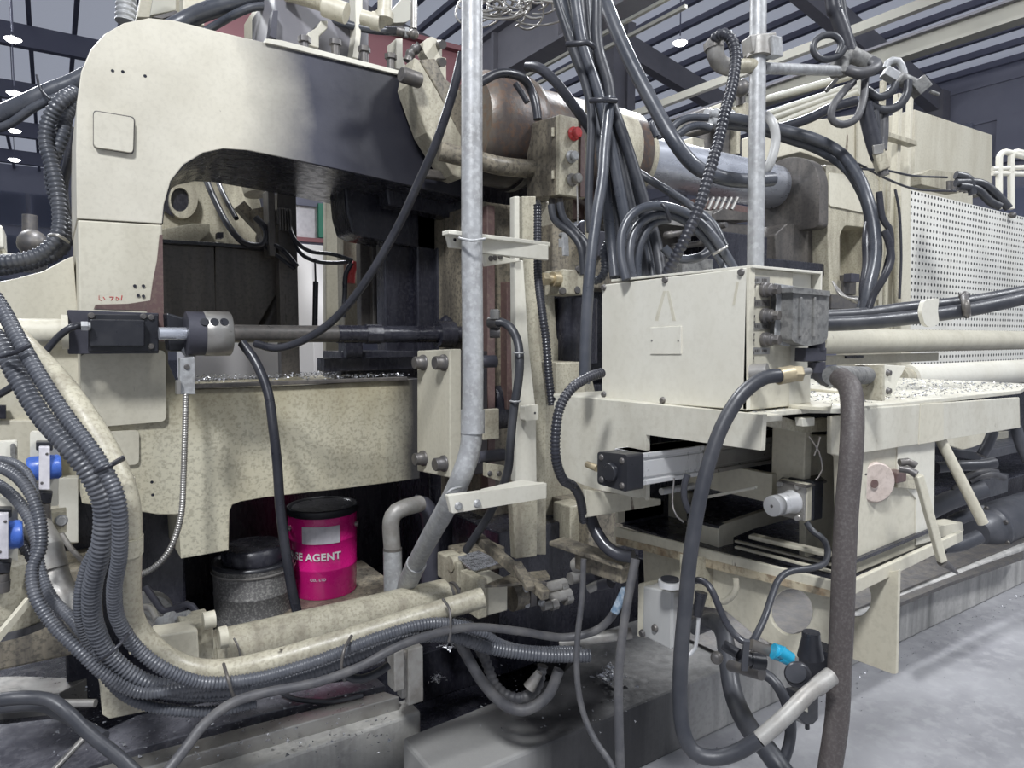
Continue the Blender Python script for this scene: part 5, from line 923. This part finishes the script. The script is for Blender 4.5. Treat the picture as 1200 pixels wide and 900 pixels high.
t.p('knob', 'black_plastic', [('lathe', pd(950, 770, 1.38), UPZ, [(0, .026), (.045, .017), (.05, .017), (.052, .0165)], 20), ('cyl', (950, 742, 1.38), (950, 765, 1.38), .017)], .002)
t.p('body', 'black_plastic', [('bX', 1.36, 935, 974, 768, 806, .05)], .005)
dl = t.p('gauge', 'black_plastic', [('cyl', (936, 789, 1.33), (938, 789, 1.36), .012)], 0)
t.p('dial_rim', 'black_plastic', [('lathe', pd(934, 789, 1.30), Vector((-.9, -1, 0)), [(0, .024), (.012, .024), (.014, .020)], 28)], 0, under=dl)
t.p('dial', 'pump', [('lathe', pd(932.5, 789, 1.285), Vector((-.9, -1, 0)), [(0, .019), (.001, .019)], 28)], 0, under=dl)
t.p('bowl', 'black_plastic', [('Y', .83, [(934, 812), (960, 808), (960, 842), (952, 850), (944, 850), (934, 840)], .03), ('cyl', pY(946, 848, .845), pY(946, 854, .845), .005)], .004)
t.p('window', 'plain_paint', [('Y', .825, [(936, 818), (946, 818), (947, 835), (936, 830)], .01)], .001)
# grey control box
t = T('limit_switch_box', 'light grey cast box with round lid hanging below the table', 'control box')
XG = 1.40

t.p('back_plate', 'plain_paint', [('X', XG+.004, [(748, 684), (756, 683), (756, 748), (747, 746)], .05)], .003)
t.p('body', 'grey_paint', [('X', XG, [(754, 687), (787, 694), (786, 762), (753, 745)], .07)], .004)
t.p('door', 'grey_paint', [('box', XG+.002, XG+.068, pX(787, 700, XG).y-.004, pX(787, 700, XG).y+.002, pX(787, 760, XG).z, pX(787, 694, XG).z)], .003)
cl = pX(782, 684, XG+.02); 
t.p('lid', 'alu', [('lathe', pd(785, 687, 1.86), UPZ, [(0, .031), (.016, .031)], 30)], .002); t.p('lid_top', 'black_plastic', [('lathe', pd(785, 679.5, 1.86), UPZ, [(0, .025), (.004, .025)], 24)], .001)
for px, py in ((768, 736), (753, 742)): t.p('bolt', 'bolt', [('bolt', pX(px, py, XG-.001), (-1, 0, 0), .009, .008)], 0)
t.p('toggle', 'black_plastic', [('cyl', (822, 694, 1.72), (817, 722, 1.72), .016, .011)], .003); t.p('arm', 'alu', [('tube', [(819, 722, 1.72), (817, 745, 1.72), (814, 762, 1.72), (806, 768, 1.72)], .005)], 0)
hose('dusty hose hanging straight to the floor left of the grey box', [(745, 655, 1.75), (738, 690, 1.74), (730, 740, 1.72), (725, 790, 1.7), (725, 840, 1.68), (727, 905, 1.66)], .0115, 0, 'rubber_dusty', 'smooth_hose')
hose('thinner dusty hose swinging down left of the straight one', [(684, 655, 1.85), (682, 700, 1.84), (677, 745, 1.82), (676, 790, 1.8), (682, 830, 1.78), (696, 865, 1.75), (716, 895, 1.72), (724, 915, 1.7)], .0080, 0, 'rubber_dusty', 'smooth_hose')
hose('black hose sagging from the white table end into the pit', [(690, 600, 1.95), (697, 620, 1.93), (710, 640, 1.9), (726, 650, 1.88), (742, 652, 1.86)], .018, 0, 'conduit_black', 'smooth_hose')
hose('black corrugated hose looping out of the table end and back under it', [(705, 437, 1.72), (690, 442, 1.68), (670, 455, 1.64), (656, 478, 1.62), (651, 510, 1.61), (652, 540, 1.62), (660, 562, 1.66), (672, 570, 1.74), (680, 585, 1.82), (684, 610, 1.88)], .0125, .009, 'conduit_black')
# column of flange plate + cream tube on the table
t = T('flange_plate', 'cream bracket plate with bolts holding the small cream bar', 'bracket')
t.p('plate', 'oily_cream', [('X', 1.62, [(1001, 427), (1034, 427), (1034, 470), (1001, 468)], .012)], .002); t.p('plate', 'white', [('Y', 1.03, [(1033, 427), (1062, 429), (1052, 448), (1046, 470), (1034, 472)], .02)], .002)
for px, py in ((1040, 437), (1040, 458)): t.p('bolt', 'bolt', [('bolt', pY(px, py, 1.03), (0, -1, 0), .008, .01)], 0)
t.p('foot', 'cream', [('bY', 1.0, 1030, 1042, 466, 474, .05)], .002); t.p('ring', 'bolt', [('lathe', pX(1008, 441, 1.615), Vector((1, 0, 0)), [(0, .028), (.01, .028)], 24, False)], .001)
t.p('lever', 'brass', [('tube', [(1022, 446, 1.68), (1027, 452, 1.68), (1027, 468, 1.68)], .007)], 0)
zc = pY(1150, 448, 1.5)
t = T('guide_bar', 'smaller cream round bar lying over the table, lower right', 'bar')
t.p('bar', 'white', [('cX', 1062, 444, 1290, 1.5, .062, 32)], .006); t.p('end', 'oily_cream', [('cX', 1052, 443.5, 1064, 1.5, .045, 24)], .004)
S('tie_bar', 'large cream tie bar running across the right side at eye level', 'tie bar', 'plain_paint', [('cX', 955, 400, 1290, 1.9, .062, 36)], .004)
S('slotted_strip', 'cream strip with dark slots under the large tie bar', 'strip', 'cream', [('bY', 1.98, 968, 1100, 417, 428, .03)], .002)
S('dark_slot', 'dark rectangular opening behind the slotted strip', 'recess', 'black_oil', [('bY', 2.0, 1022, 1056, 416, 424, .01), ('bY', 1.97, 992, 1012, 417, 420, .01)], 0)
for pts, lab in (([(960, 372, 2.1), (1010, 369, 2.12), (1060, 362, 2.16), (1110, 357, 2.2), (1160, 350, 2.22), (1230, 336, 2.25)], 'upper black hose lying over the large tie bar'), ([(960, 380, 2.05), (1010, 378, 2.07), (1070, 372, 2.1), (1130, 364, 2.14), (1180, 354, 2.18), (1240, 340, 2.2)], 'lower black hose lying over the large tie bar')):
    hose(lab, pts, .022, 0, 'rubber', 'smooth_hose')
S('hose_saddle', 'white saddle clip clasping the two black hoses', 'clip', 'white', [('Y', pd(1092, 365, 2.02).y, rnd([(1083, 352), (1101, 349), (1099, 364), (1101, 379), (1092, 384), (1084, 381), (1080, 366)], 4), .012)], .003)
S('hose_clamp', 'dark clamp right of the white saddle on the hoses', 'clamp', 'bolt', [('tube', [(1130, 347, 2.16), (1132, 358, 2.1), (1133, 370, 2.12)], .012), ('ball', (1130, 347, 2.16), .016)], 0)
# ---- right end cabinet with perforated screen
t = T('perforated_guard', 'cream perforated guard panel at the right, punched with round holes', 'guard')
t.p('panel', 'perforated', [('Y', 2.3, [(1066, 222), (1290, 276), (1290, 445), (1066, 437)], .02)], .002)
t.p('edge', 'plain_paint', [('Y', 2.28, [(1056, 216), (1067, 219), (1067, 438), (1056, 438)], .03)], .002)
t = T('control_cabinet', 'tall cream control cabinet behind the perforated guard', 'cabinet')
t.p('body', 'cream', [('Y', 2.9, [(1072, 128), (1163, 158), (1163, 222), (1155, 222), (1154, 230), (1140, 228), (1140, 640), (1072, 640)], .7)], .006)
t.p('body', 'cream', [('Y', 2.95, [(938, 143), (960, 140), (1004, 134), (1018, 140), (1018, 195), (972, 190), (938, 178)], .5)], .006)
t.p('seam', 'oily_cream', [('Y', 2.94, [(1003, 134), (1005, 134), (1005, 192), (1003, 192)], .02)], 0)
t = T('solenoid_bank', 'small dark solenoid valves on top of the perforated guard', 'valve bank')
t.p('box', 'oily_cream', [('Y', 2.6, [(1092, 198), (1124, 203), (1124, 226), (1080, 216), (1080, 203)], .1)], .003)
for k in range(5): t.p('coil', 'bolt', [('cyl', pY(1112+k*5, 212, 2.45), pY(1112+k*5, 222+k, 2.45), .018)], .002)
for pts in ([(1120, 205, 2.7), (1136, 210, 2.7), (1140, 228, 2.7)], [(1124, 218, 2.7), (1145, 222, 2.7), (1160, 236, 2.7), (1172, 242, 2.7)], [(1120, 214, 2.7), (1150, 215, 2.7), (1170, 230, 2.7), (1182, 244, 2.7)]): t.p('hose', 'rubber', [('tube', pts, .016)], 0)
t = T('guard_rail', 'white tubular handrail at the right edge behind the perforated guard', 'handrail')
for px in (1171, 1185): t.p('post', 'white', [('tube', [(px, 245, 4.2), (px, 188, 4.2), (px+2, 181, 4.2), (px+7, 178, 4.2), (px+16, 180, 4.2), (px+60, 190, 4.2)], .019)], 0)
t.p('rail', 'white', [('cyl', (1163, 198, 4.2), (1260, 193, 4.2), .015), ('cyl', (1163, 203, 4.2), (1260, 205, 4.2), .015)], 0)
S('locking_knob', 'small black knob at the top edge of the perforated guard', 'knob', 'bolt', [('ball', pY(1187, 252, 2.27), .025)], 0)
# cream posts and robot dress pack
for px, lab, Y, r in ((1053, 'tall cream square post left of the perforated guard', 2.4, .022), (1066, 'second cream post standing behind the first one', 2.5, .018), (1034, 'slim cream post behind the black plug cable', 2.45, .016)):
    top = {1053: 108, 1066: 112, 1034: 92}[px]
    p0 = pY(px, 200, Y); S('cream_post', lab, 'post', 'cream' if px != 1034 else 'oily_cream', [('box', p0.x-r, p0.x+r, Y, Y+2*r, pY(px, 400, Y).z, pY(px, top, Y).z)], .004)
S('cream_pipe', 'pair of dirty vertical cream pipes under the hanging plug', 'pipe', 'oily_cream', [('cyl', pY(1052, 230, 2.2), pY(1052, 360, 2.2), .02), ('cyl', pY(1041, 215, 2.2), pY(1037, 362, 2.2), .014), ('cyl', pY(1018, 262, 2.3), pY(1024, 360, 2.3), .012)], 0)
S('crossbar', 'short rusty crossbar tying the two cream posts', 'bar', 'oily_cream', [('bY', 2.35, 1022, 1076, 148, 154, .06)], .003)
t = T('pipe_stand', 'galvanised upright scaffold pipe rising behind the junction box', 'pipe')
t.p('pipe', 'galvanised', [('cyl', pd(889, -30, 1.98)+(pd(889, -30, 1.98)-pd(885, 330, 1.98))*.8, pd(885, 330, 1.98), .0235, None, 24)], 0)
t.p('clamp', 'galvanised_dirty', [('cyl', (889, 48, 1.98), (889, 68, 1.98), .036), ('bar', (875, 55, 1.97), (905, 52, 1.99), .05, .05)], .004, label='dirty pipe clamp')
t.p('clamp_block', 'galvanised', [('bar', (900, 55, 1.96), (911, 57, 1.99), .035, .055)], .003); t.p('crossbar', 'galvanised', [('cyl', (893, 80, 2.0), (985, 83, 2.3), .0165, None, 16)], 0); t.p('crossbar', 'oily_cream', [('cyl', (850, 78, 1.95), (888, 77, 1.98), .02, None, 16)], .002)
hose('black corrugated hose arching over the scaffold crossbar', [(836, 55, 1.9), (838, 45, 1.88), (848, 40, 1.86), (858, 48, 1.85), (862, 68, 1.84), (858, 100, 1.82), (850, 130, 1.8), (842, 165, 1.79), (832, 200, 1.78), (820, 240, 1.78), (805, 275, 1.78), (790, 305, 1.8), (780, 325, 1.82)], .0155, .013, 'conduit_black')
t = T('elbow_fitting', 'grey elbow fitting on the end of the arching corrugated hose', 'fitting'); t.p('elbow', 'galvanised_dirty', [('tube', [(838, 48, 1.9), (838, 62, 1.9), (843, 74, 1.92), (854, 79, 1.94)], .024, 0, 16)], 0); t.p('nut', 'steel', [('cyl', (836, 50, 1.9), (837, 58, 1.9), .028, None, 8)], .001)
t = T('hose_boom', 'grey pipe elbow and sleeve carrying coiled hoses at the top right', 'arm')
t.p('elbow', 'grey_cast', [('tube', [(984, 82, 2.3), (987, 72, 2.3), (994, 66, 2.3), (1003, 68, 2.3)], .026, 0, 16), ('cyl', (984, 74, 2.3), (984, 88, 2.3), .030)], .002)
t.p('sleeve', 'grey_cast', [('cyl', (996, 64, 2.3), (1022, 78, 2.3), .029, None, 18)], .002); t.p('pin', 'steel', [('bar', (968, 107, 2.3), (981, 92, 2.3), .012, .012)], .001)
t.p('mount', 'galvanised', [('bar', (1036, 84, 2.3), (1050, 92, 2.3), .04, .03), ('tube', [(1038, 80, 2.35), (1042, 72, 2.35), (1052, 71, 2.35), (1057, 78, 2.35), (1060, 88, 2.35)], .012)], .002)
t.p('spray_gun', 'grey_cast', [('cyl', (1054, 92, 2.3), (1076, 102, 2.3), .022), ('bar', (1072, 96, 2.3), (1082, 108, 2.3), .05, .05), ('cyl', (1090, 107, 2.3), (1100, 111, 2.3), .006)], .003)
for pts, r, m_, lab in (([(940, -260, 2.3), (974, -10, 2.3), (980, 15, 2.3), (989, 40, 2.3), (996, 62, 2.3)], .024, 'conduit_black', 'fat dark hose coming down to the cable arm'), ([(950, -260, 2.34), (984, -10, 2.34), (991, 30, 2.34), (1000, 58, 2.34)], .014, 'rubber', 'thinner hose beside the fat dark one above the cable arm'),
    ([(990, 56, 2.25), (982, 66, 2.25), (965, 70, 2.25), (954, 62, 2.25), (954, 50, 2.25), (964, 42, 2.25), (978, 42, 2.25), (986, 52, 2.25), (982, 64, 2.25)], .011, 'rubber', 'small ring of hose left of the cable arm'),
    ([(994, 82, 2.22), (1008, 86, 2.2), (1022, 82, 2.2), (1028, 76, 2.22), (1022, 72, 2.24)], .017, 'rubber_dusty', 'dusty hose wrapped round the cable arm sleeve'),
    ([(1014, 90, 2.25), (1012, 115, 2.22), (1004, 138, 2.2), (988, 146, 2.2), (975, 140, 2.2), (976, 125, 2.2), (988, 108, 2.22), (1000, 96, 2.25)], .012, 'rubber_dusty', 'large drooping hose loop under the cable arm'),
    ([(1016, 105, 2.26), (1030, 114, 2.26), (1044, 108, 2.26), (1050, 98, 2.26)], .013, 'rubber', 'upper short hose bridging the cream posts'),
    ([(1014, 116, 2.28), (1030, 128, 2.28), (1050, 126, 2.28), (1062, 112, 2.28), (1064, 95, 2.28)], .014, 'rubber', 'lower hose bridging the cream posts'),
    ([(1013, 122, 2.25), (1018, 145, 2.25), (1024, 168, 2.25), (1030, 186, 2.25)], .024, 'conduit_black', 'fat cable falling to the hanging plug'),
    ([(1026, 130, 2.28), (1028, 160, 2.28), (1034, 182, 2.28)], .012, 'rubber', 'thin cable beside the fat one above the plug'),
    ([(1036, 130, 2.3), (1036, 155, 2.3), (1034, 176, 2.3)], .014, 'rubber_dusty', 'dusty cable right of the hanging plug cable')):
    hose(lab, pts, r, 0, m_, 'smooth_hose')
t = T('hanging_plug', 'dirty brown connector plug hanging on the fat cable', 'plug'); t.p('body', 'oily_cream', [('bar', (1028, 178, 2.24), (1035, 200, 2.24), .045, .035)], .004); t.p('latch', 'steel', [('bar', (1023, 176, 2.22), (1036, 174, 2.22), .01, .03)], .002); t.p('tip', 'bolt', [('cyl', (1034, 198, 2.24), (1036, 206, 2.24), .016)], .001)
for pts, r, lab in (([(1010, 198, 2.3), (1040, 200, 2.4), (1070, 206, 2.5), (1110, 208, 2.6)], .004, 'thin black wire stretched behind the plug to the cabinet'), ([(1006, 192, 2.3), (1040, 210, 2.4), (1075, 222, 2.5), (1120, 224, 2.6)], .004, 'lower thin wire stretched behind the plug'),
    ([(1030, 225, 2.15), (1034, 255, 2.15), (1042, 268, 2.15), (1044, 290, 2.15), (1040, 310, 2.15), (1034, 330, 2.15)], .010, 'thin black cable in the bundle beside the cream posts'), ([(1049, 222, 2.15), (1054, 250, 2.15), (1056, 300, 2.15), (1054, 350, 2.15)], .004, 'thin wire running down the cream pipes')):
    S('cable', lab, 'cable', 'conduit_black', [('tube', pts, r)], 0)
for pts, r, lab in (([(848, 137, 2.35), (880, 143, 2.35), (915, 152, 2.35), (955, 163, 2.32), (985, 180, 2.3), (1005, 205, 2.25), (1017, 235, 2.2), (1024, 265, 2.18), (1026, 300, 2.16), (1018, 340, 2.14), (1014, 366, 2.14)], .019, 'upper grey hose arching over the crosshead to the tie bar'),
    ([(848, 146, 2.4), (880, 150, 2.4), (920, 162, 2.38), (960, 176, 2.34), (990, 196, 2.3), (1008, 222, 2.26), (1018, 250, 2.22), (1022, 290, 2.2), (1016, 330, 2.18), (1010, 362, 2.16)], .016, 'lower grey hose arching over the crosshead'),
    ([(1036, 270, 2.1), (1042, 285, 2.1), (1044, 305, 2.1), (1036, 325, 2.1), (1024, 345, 2.12), (1018, 362, 2.12)], .011, 'small dark hose joining the bundle beside the cream posts'),
    ([(1022, 240, 2.25), (1016, 275, 2.2), (1016, 310, 2.18), (1012, 340, 2.16), (1016, 366, 2.14)], .014, 'black hose tucked behind the bundle beside the cream posts')):
    hose(lab, pts, r, 0, 'conduit' if 'grey' in lab else 'conduit_black', 'smooth_hose')
hose('pale hose hooking round the scaffold pipe', [(880, 210, 2.15), (893, 205, 2.12), (903, 190, 2.1), (909, 165, 2.1), (906, 145, 2.1), (898, 135, 2.12)], .014, 0, 'grey_paint', 'smooth_hose')
t = T('pilot_valves', 'knot of small wires and valves in the crosshead frame window', 'valve bank')
t.p('valve', 'bolt', [('bY', 2.25, 975, 1012, 345, 362, .1), ('bY', 2.3, 990, 1004, 322, 345, .06)], .004); t.p('valve', 'dark_iron', [('bY', 2.24, 998, 1008, 320, 330, .05)], .003)
for k in range(6): t.p('wire', 'steel', [('tube', [(976+k*2, 330+k*3, 2.6), (984+k*4, 345+k*2, 2.55), (1000+k*3, 350, 2.55), (1018, 345+k, 2.6)], .004)], 0)
# pipe runs at upper right
for k, (y0, y1) in enumerate(((112, 92), (130, 104), (137, 108), (146, 113))):
    a = pX(900, y0+4, 5.2); b_ = pX(1008, y1-6, 5.2) if k < 9 else None
    S('pipe_run', ['topmost pale pipe of the run behind the scaffold pipe', 'second pale pipe of the run behind the scaffold pipe', 'third pale pipe of the run behind the scaffold pipe', 'lowest pale pipe of the run behind the scaffold pipe'][k], 'pipe', 'girder_pale', [('cyl', a, b_, .03)], 0)
hose('black hose lying on the lowest pale pipe of the upper right run', [(905, 152, 3.6), (925, 147, 3.6), (950, 138, 3.6), (975, 126, 3.6), (1003, 118, 3.6)], .025, 0, 'conduit_black', 'smooth_hose')
t = T('valve_cluster', 'cream and dark valves with small hoses above the silver ram', 'valve bank')
t.p('block', 'cream', [('bY', 3.0, 812, 826, 160, 178, .2), ('bY', 3.0, 846, 880, 120, 140, .2)], .006); t.p('block', 'bolt', [('bY', 2.95, 848, 866, 140, 180, .2), ('bY', 2.95, 830, 842, 125, 150, .2)], .006); t.p('block', 'oily_cream', [('bY', 2.9, 864, 868, 148, 180, .1), ('bY', 2.9, 874, 880, 120, 136, .1)], .003)
t.p('knob', 'bolt', [('ball', pY(868, 103, 2.9), .055), ('cyl', pY(868, 100, 2.95), pY(868, 124, 2.95), .03)], 0)
for k in range(5): t.p('fitting', 'galvanised', [('cyl', pY(828+k*5, 132+(k % 2)*10, 2.85), pY(838+k*5, 134+(k % 2)*10, 2.85), .025)], .002)
for k, pts in enumerate(([(780, 162, 2.9), (792, 146, 2.9), (808, 138, 2.9), (830, 138, 2.9)], [(795, 158, 2.9), (806, 150, 2.9), (820, 147, 2.9), (834, 150, 2.9)], [(770, 160, 2.95), (764, 146, 2.95), (764, 143, 2.95), (768, 142, 2.95), (772, 150, 2.95), (774, 162, 2.95)])): t.p('hose', 'conduit', [('tube', pts, .016)], 0)

# ================================================================ HOSE BUNDLE (centre)
def bund(lab, pts, r=.017, m='conduit', pitch=0): hose(lab, pts, r, pitch, m, 'corrugated_hose' if pitch else 'smooth_hose')
names = ['leftmost', 'second', 'third', 'fourth', 'fifth', 'sixth', 'rightmost']
for k in range(7):
    d0 = 1.95+.035*(k % 3)
    if k == 0: pts = [(610, -320, d0), (634, -120, d0), (648, -20, d0), (662, 30, d0), (680, 80, d0), (691, 120, d0), (693, 150, d0), (691, 200, 1.95), (690, 240, 1.95), (692, 272, 1.95)]
    else: pts = [(600+k*11, -320, d0), (624+k*10, -120, d0), (644+k*9, -20, d0), (664+k*6, 50, d0), (682+k*5, 95, d0), (693+k*4, 122, d0), (698+k*6, 170, d0), (702+k*8.5, 230, d0), (706+k*10.5, 285, d0), (710+k*11, 325, d0-.02)]
    bund('%s hose of the hanging bundle that ends behind the white box' % names[k], pts, .0165 if k else .012, 'conduit' if k % 2 else 'rubber')
bund('stiff grey hose slanting from the bundle down to the table end', [(715, 115, 1.92), (709, 170, 1.9), (706, 210, 1.88), (698, 260, 1.86), (691, 320, 1.84), (687, 380, 1.83), (685, 450, 1.83)], .0155)
bund('long thick hose swinging from the top across the silver ram', [(640, -320, 2.3), (672, -130, 2.25), (700, -25, 2.2), (716, 20, 2.15), (738, 70, 2.1), (764, 120, 2.05), (790, 165, 2.0), (815, 195, 2.0), (845, 208, 2.0), (875, 212, 2.05), (905, 210, 2.1)], .0215)
bund('outer grey hose arching over behind the white box', [(734, 328, 1.82), (728, 300, 1.83), (730, 270, 1.84), (745, 248, 1.85), (770, 241, 1.86), (800, 248, 1.86), (825, 265, 1.86), (845, 290, 1.86), (862, 318, 1.86), (866, 325, 1.84)], .0125, 'conduit')
bund('inner grey hose arching over behind the white box', [(742, 328, 1.86), (738, 305, 1.86), (740, 280, 1.87), (752, 260, 1.88), (775, 251, 1.88), (800, 257, 1.88), (822, 275, 1.88), (842, 300, 1.88), (856, 325, 1.86)], .0125, 'conduit')
bund('third and smallest grey hose arch behind the white box', [(748, 328, 1.9), (747, 305, 1.9), (752, 282, 1.9), (765, 262, 1.9), (785, 256, 1.9)], .0125, 'conduit')
bund('grey hose loop hanging behind the corrugated hose, low', [(778, 290, 1.9), (790, 302, 1.9), (808, 304, 1.9), (826, 298, 1.92), (834, 286, 1.95), (835, 275, 1.98), (828, 262, 2.0)], .0125, 'conduit')
bund('thin dark hose curving from the accumulator to the bundle', [(742, 198, 2.3), (760, 210, 2.28), (785, 225, 2.25), (808, 240, 2.25), (835, 262, 2.22), (850, 290, 2.2)], .013)
for pts, r, lab in (([(560, 98, 2.35), (585, 86, 2.4), (610, 90, 2.45), (622, 105, 2.5), (628, 125, 2.5), (630, 140, 2.5)], .016, 'dark hose bent over the rusty cylinder'), ([(618, 78, 2.5), (632, 80, 2.45), (650, 95, 2.4), (668, 118, 2.35), (684, 140, 2.3), (700, 165, 2.3)], .018, 'black hose sloping over the rusty cylinder to the bundle'),
    ([(604, 98, 2.6), (612, 110, 2.6), (618, 120, 2.6)], .012, 'short cable stub on top of the rusty cylinder')): S('cable', lab, 'cable', 'conduit_black', [('tube', pts, r)], 0)
S('cable_tie', 'dark tie around the hanging bundle at its waist', 'cable tie', 'conduit_black', [('tube', [(664, 52, 1.9), (678, 51, 1.88), (690, 50, 1.88), (696, 56, 1.9)], .008), ], 0)
S('cable_tie', 'dark tie round the bundle just above the push button box height', 'cable tie', 'conduit_black', [('tube', [(692, 118, 1.9), (705, 117, 1.88), (722, 118, 1.9)], .008)], 0)
S('cable_tie', 'dark tie across the arching grey hoses', 'cable tie', 'conduit_black', [('tube', [(776, 239, 1.83), (781, 245, 1.82), (785, 258, 1.84)], .005)], 0)
S('cable_tie', 'pale tie on the right leg of the arching hoses', 'cable tie', 'steel', [('tube', [(836, 298, 1.84), (843, 294, 1.82), (852, 289, 1.84)], .004)], 0)
# tangle of wire near the roof
rw = random.Random(11)
b = B()
for k in range(46):
    cx, cy = rw.uniform(560, 640), rw.uniform(-14, 16); rx, ry = rw.uniform(14, 34), rw.uniform(6, 20); ph_ = rw.uniform(0, 6); dd = rw.uniform(2.9, 3.3); sw = rw.uniform(2.4, 4.6)
    b.tube([(cx+rx*math.cos(ph_+sw*i/6), cy+ry*math.sin(ph_+sw*i/6)+(i-3)*.6, dd+.03*i) for i in range(7)], .005, 0, 5, .03)
o = S('wire_tangle', 'tangled nest of loose grey wires hanging above the rusty cylinder', 'wire', 'steel', b, 0); o['kind'] = 'stuff'

# ================================================================ PUMP AND PIPES UNDER THE TABLE, RIGHT
t = T('pump_motor', 'dark grey electric pump motor on the plinth at the right edge', 'motor')
c = pY(1150, 622, 1.95); ax = Vector((1, 0, 0))
t.p('body', 'pump', [('lathe', Vector((c.x+.04, 1.95, c.z)), ax, [(0, .155), (.01, .16), (.9, .16)], 36)], .004)
t.p('bell', 'pump', [('lathe', Vector((c.x-.10, 1.95, c.z)), ax, [(0, .09), (.04, .125), (.13, .145), (.14, .165), (.165, .165)], 36)], .003)
for a in range(5):
    an = math.radians(95+a*52); t.p('bolt', 'bolt', [('bolt', Vector((c.x+.03, 1.95+math.cos(an)*.15, c.z+math.sin(an)*.15)), (-1, 0, 0), .012, .014)], 0)
t.p('foot', 'pump', [('bY', 1.86, 1168, 1240, 660, 675, .2), ('Y', 1.84, [(1162, 655), (1176, 640), (1190, 655), (1182, 668), (1162, 664)], .03)], .004)
t = T('pump_block', 'small dark grey cubic valve block above the pump motor', 'block'); t.p('block', 'pump', [('bY', 1.9, 1160, 1182, 561, 583, .1), ('bY', 1.88, 1150, 1161, 565, 582, .1)], .004); t.p('port', 'dark_iron', [('lathe', pY(1157, 574, 1.87), Vector((0, -1, 0)), [(0, .018), (.006, .018)], 16)], .001)
for pts, r, m_, lab in (([(1085, 600, 2.3), (1105, 590, 2.3), (1130, 580, 2.3), (1152, 573, 2.3)], .032, 'pump', 'fat dark pipe running into the pump valve block'), ([(1115, 612, 2.35), (1130, 605, 2.35), (1148, 600, 2.35)], .022, 'pump', 'second dark pipe above the pump bell'),
    ([(1105, 641, 2.2), (1125, 638, 2.2), (1140, 632, 2.2), (1148, 628, 2.2)], .022, 'pump', 'dark hose with clamp entering the pump bell'), ([(1118, 575, 2.3), (1132, 560, 2.3), (1150, 553, 2.3), (1168, 553, 2.35)], .010, 'rubber_dusty', 'upper thin hose curving over the pump block'), ([(1136, 565, 2.3), (1150, 558, 2.3), (1165, 556, 2.32), (1176, 560, 2.35)], .011, 'rubber_dusty', 'lower thin hose curving over the pump block'),
    ([(1098, 548, 2.5), (1120, 546, 2.5), (1150, 545, 2.5), (1166, 542, 2.5)], .02, 'pump', 'straight dark pipe behind the leaning rod'), ([(1190, 500, 2.6), (1196, 520, 2.6), (1205, 540, 2.6)], .02, 'pump', 'black hose falling at the right edge above the motor'), ([(1164, 505, 2.7), (1158, 520, 2.7), (1150, 534, 2.7)], .02, 'pump', 'dark strut slanting under the table corner')):
    hose(lab, pts, r, 0, m_, 'pipe' if 'pipe' in lab else 'smooth_hose')
S('oil_bottle', 'small cream box between dark struts under the table corner', 'box', 'plain_paint', [('bY', 2.4, 1166, 1182, 508, 526, .1)], .004)
S('pipe_shelf', 'dark shelf under the small cream box at the right', 'shelf', 'pump', [('bY', 2.2, 1150, 1240, 530, 540, .4)], .004)
S('cream_apron', 'cream apron plate hanging behind the table skirt at the right', 'plate', 'cream', [('Y', 1.5, [(1098, 505), (1156, 495), (1156, 518), (1140, 524), (1128, 527), (1112, 522), (1104, 512)], .02)], .003)
S('machine_bed', 'dark machine bed filling the space behind the pump', 'machine base', 'black_oil', [('box', 2.0, 8.5, 2.75, 2.85, .25, 1.35), ('box', 2.5, 8.5, 2.3, 2.85, .25, .45)], .01)
S('wooden_block', 'worn wooden block lying on the plinth under the tray', 'block', 'primer', [('bY', 1.95, 1056, 1085, 664, 684, .12)], .006)
S('plinth_plate', 'dark steel strip and added darkening sheet on the plinth before the pump', 'plate', 'bolt', [('Z', .27, [(1050, 700), (1150, 662), (1200, 645), (1200, 652), (1110, 684), (1052, 708)], .02), ('box', 2.3, 8.5, 1.775, 2.75, .25, .262)], .002)  # the wide box is a dark sheet added to darken the plinth top
S('plinth_angle', 'grey angle iron behind the plinth edge at the far right', 'bar', 'galvanised_dirty', [('bY', 1.9, 1170, 1290, 652, 662, .03)], .002)
for o in sc.objects:
    pass
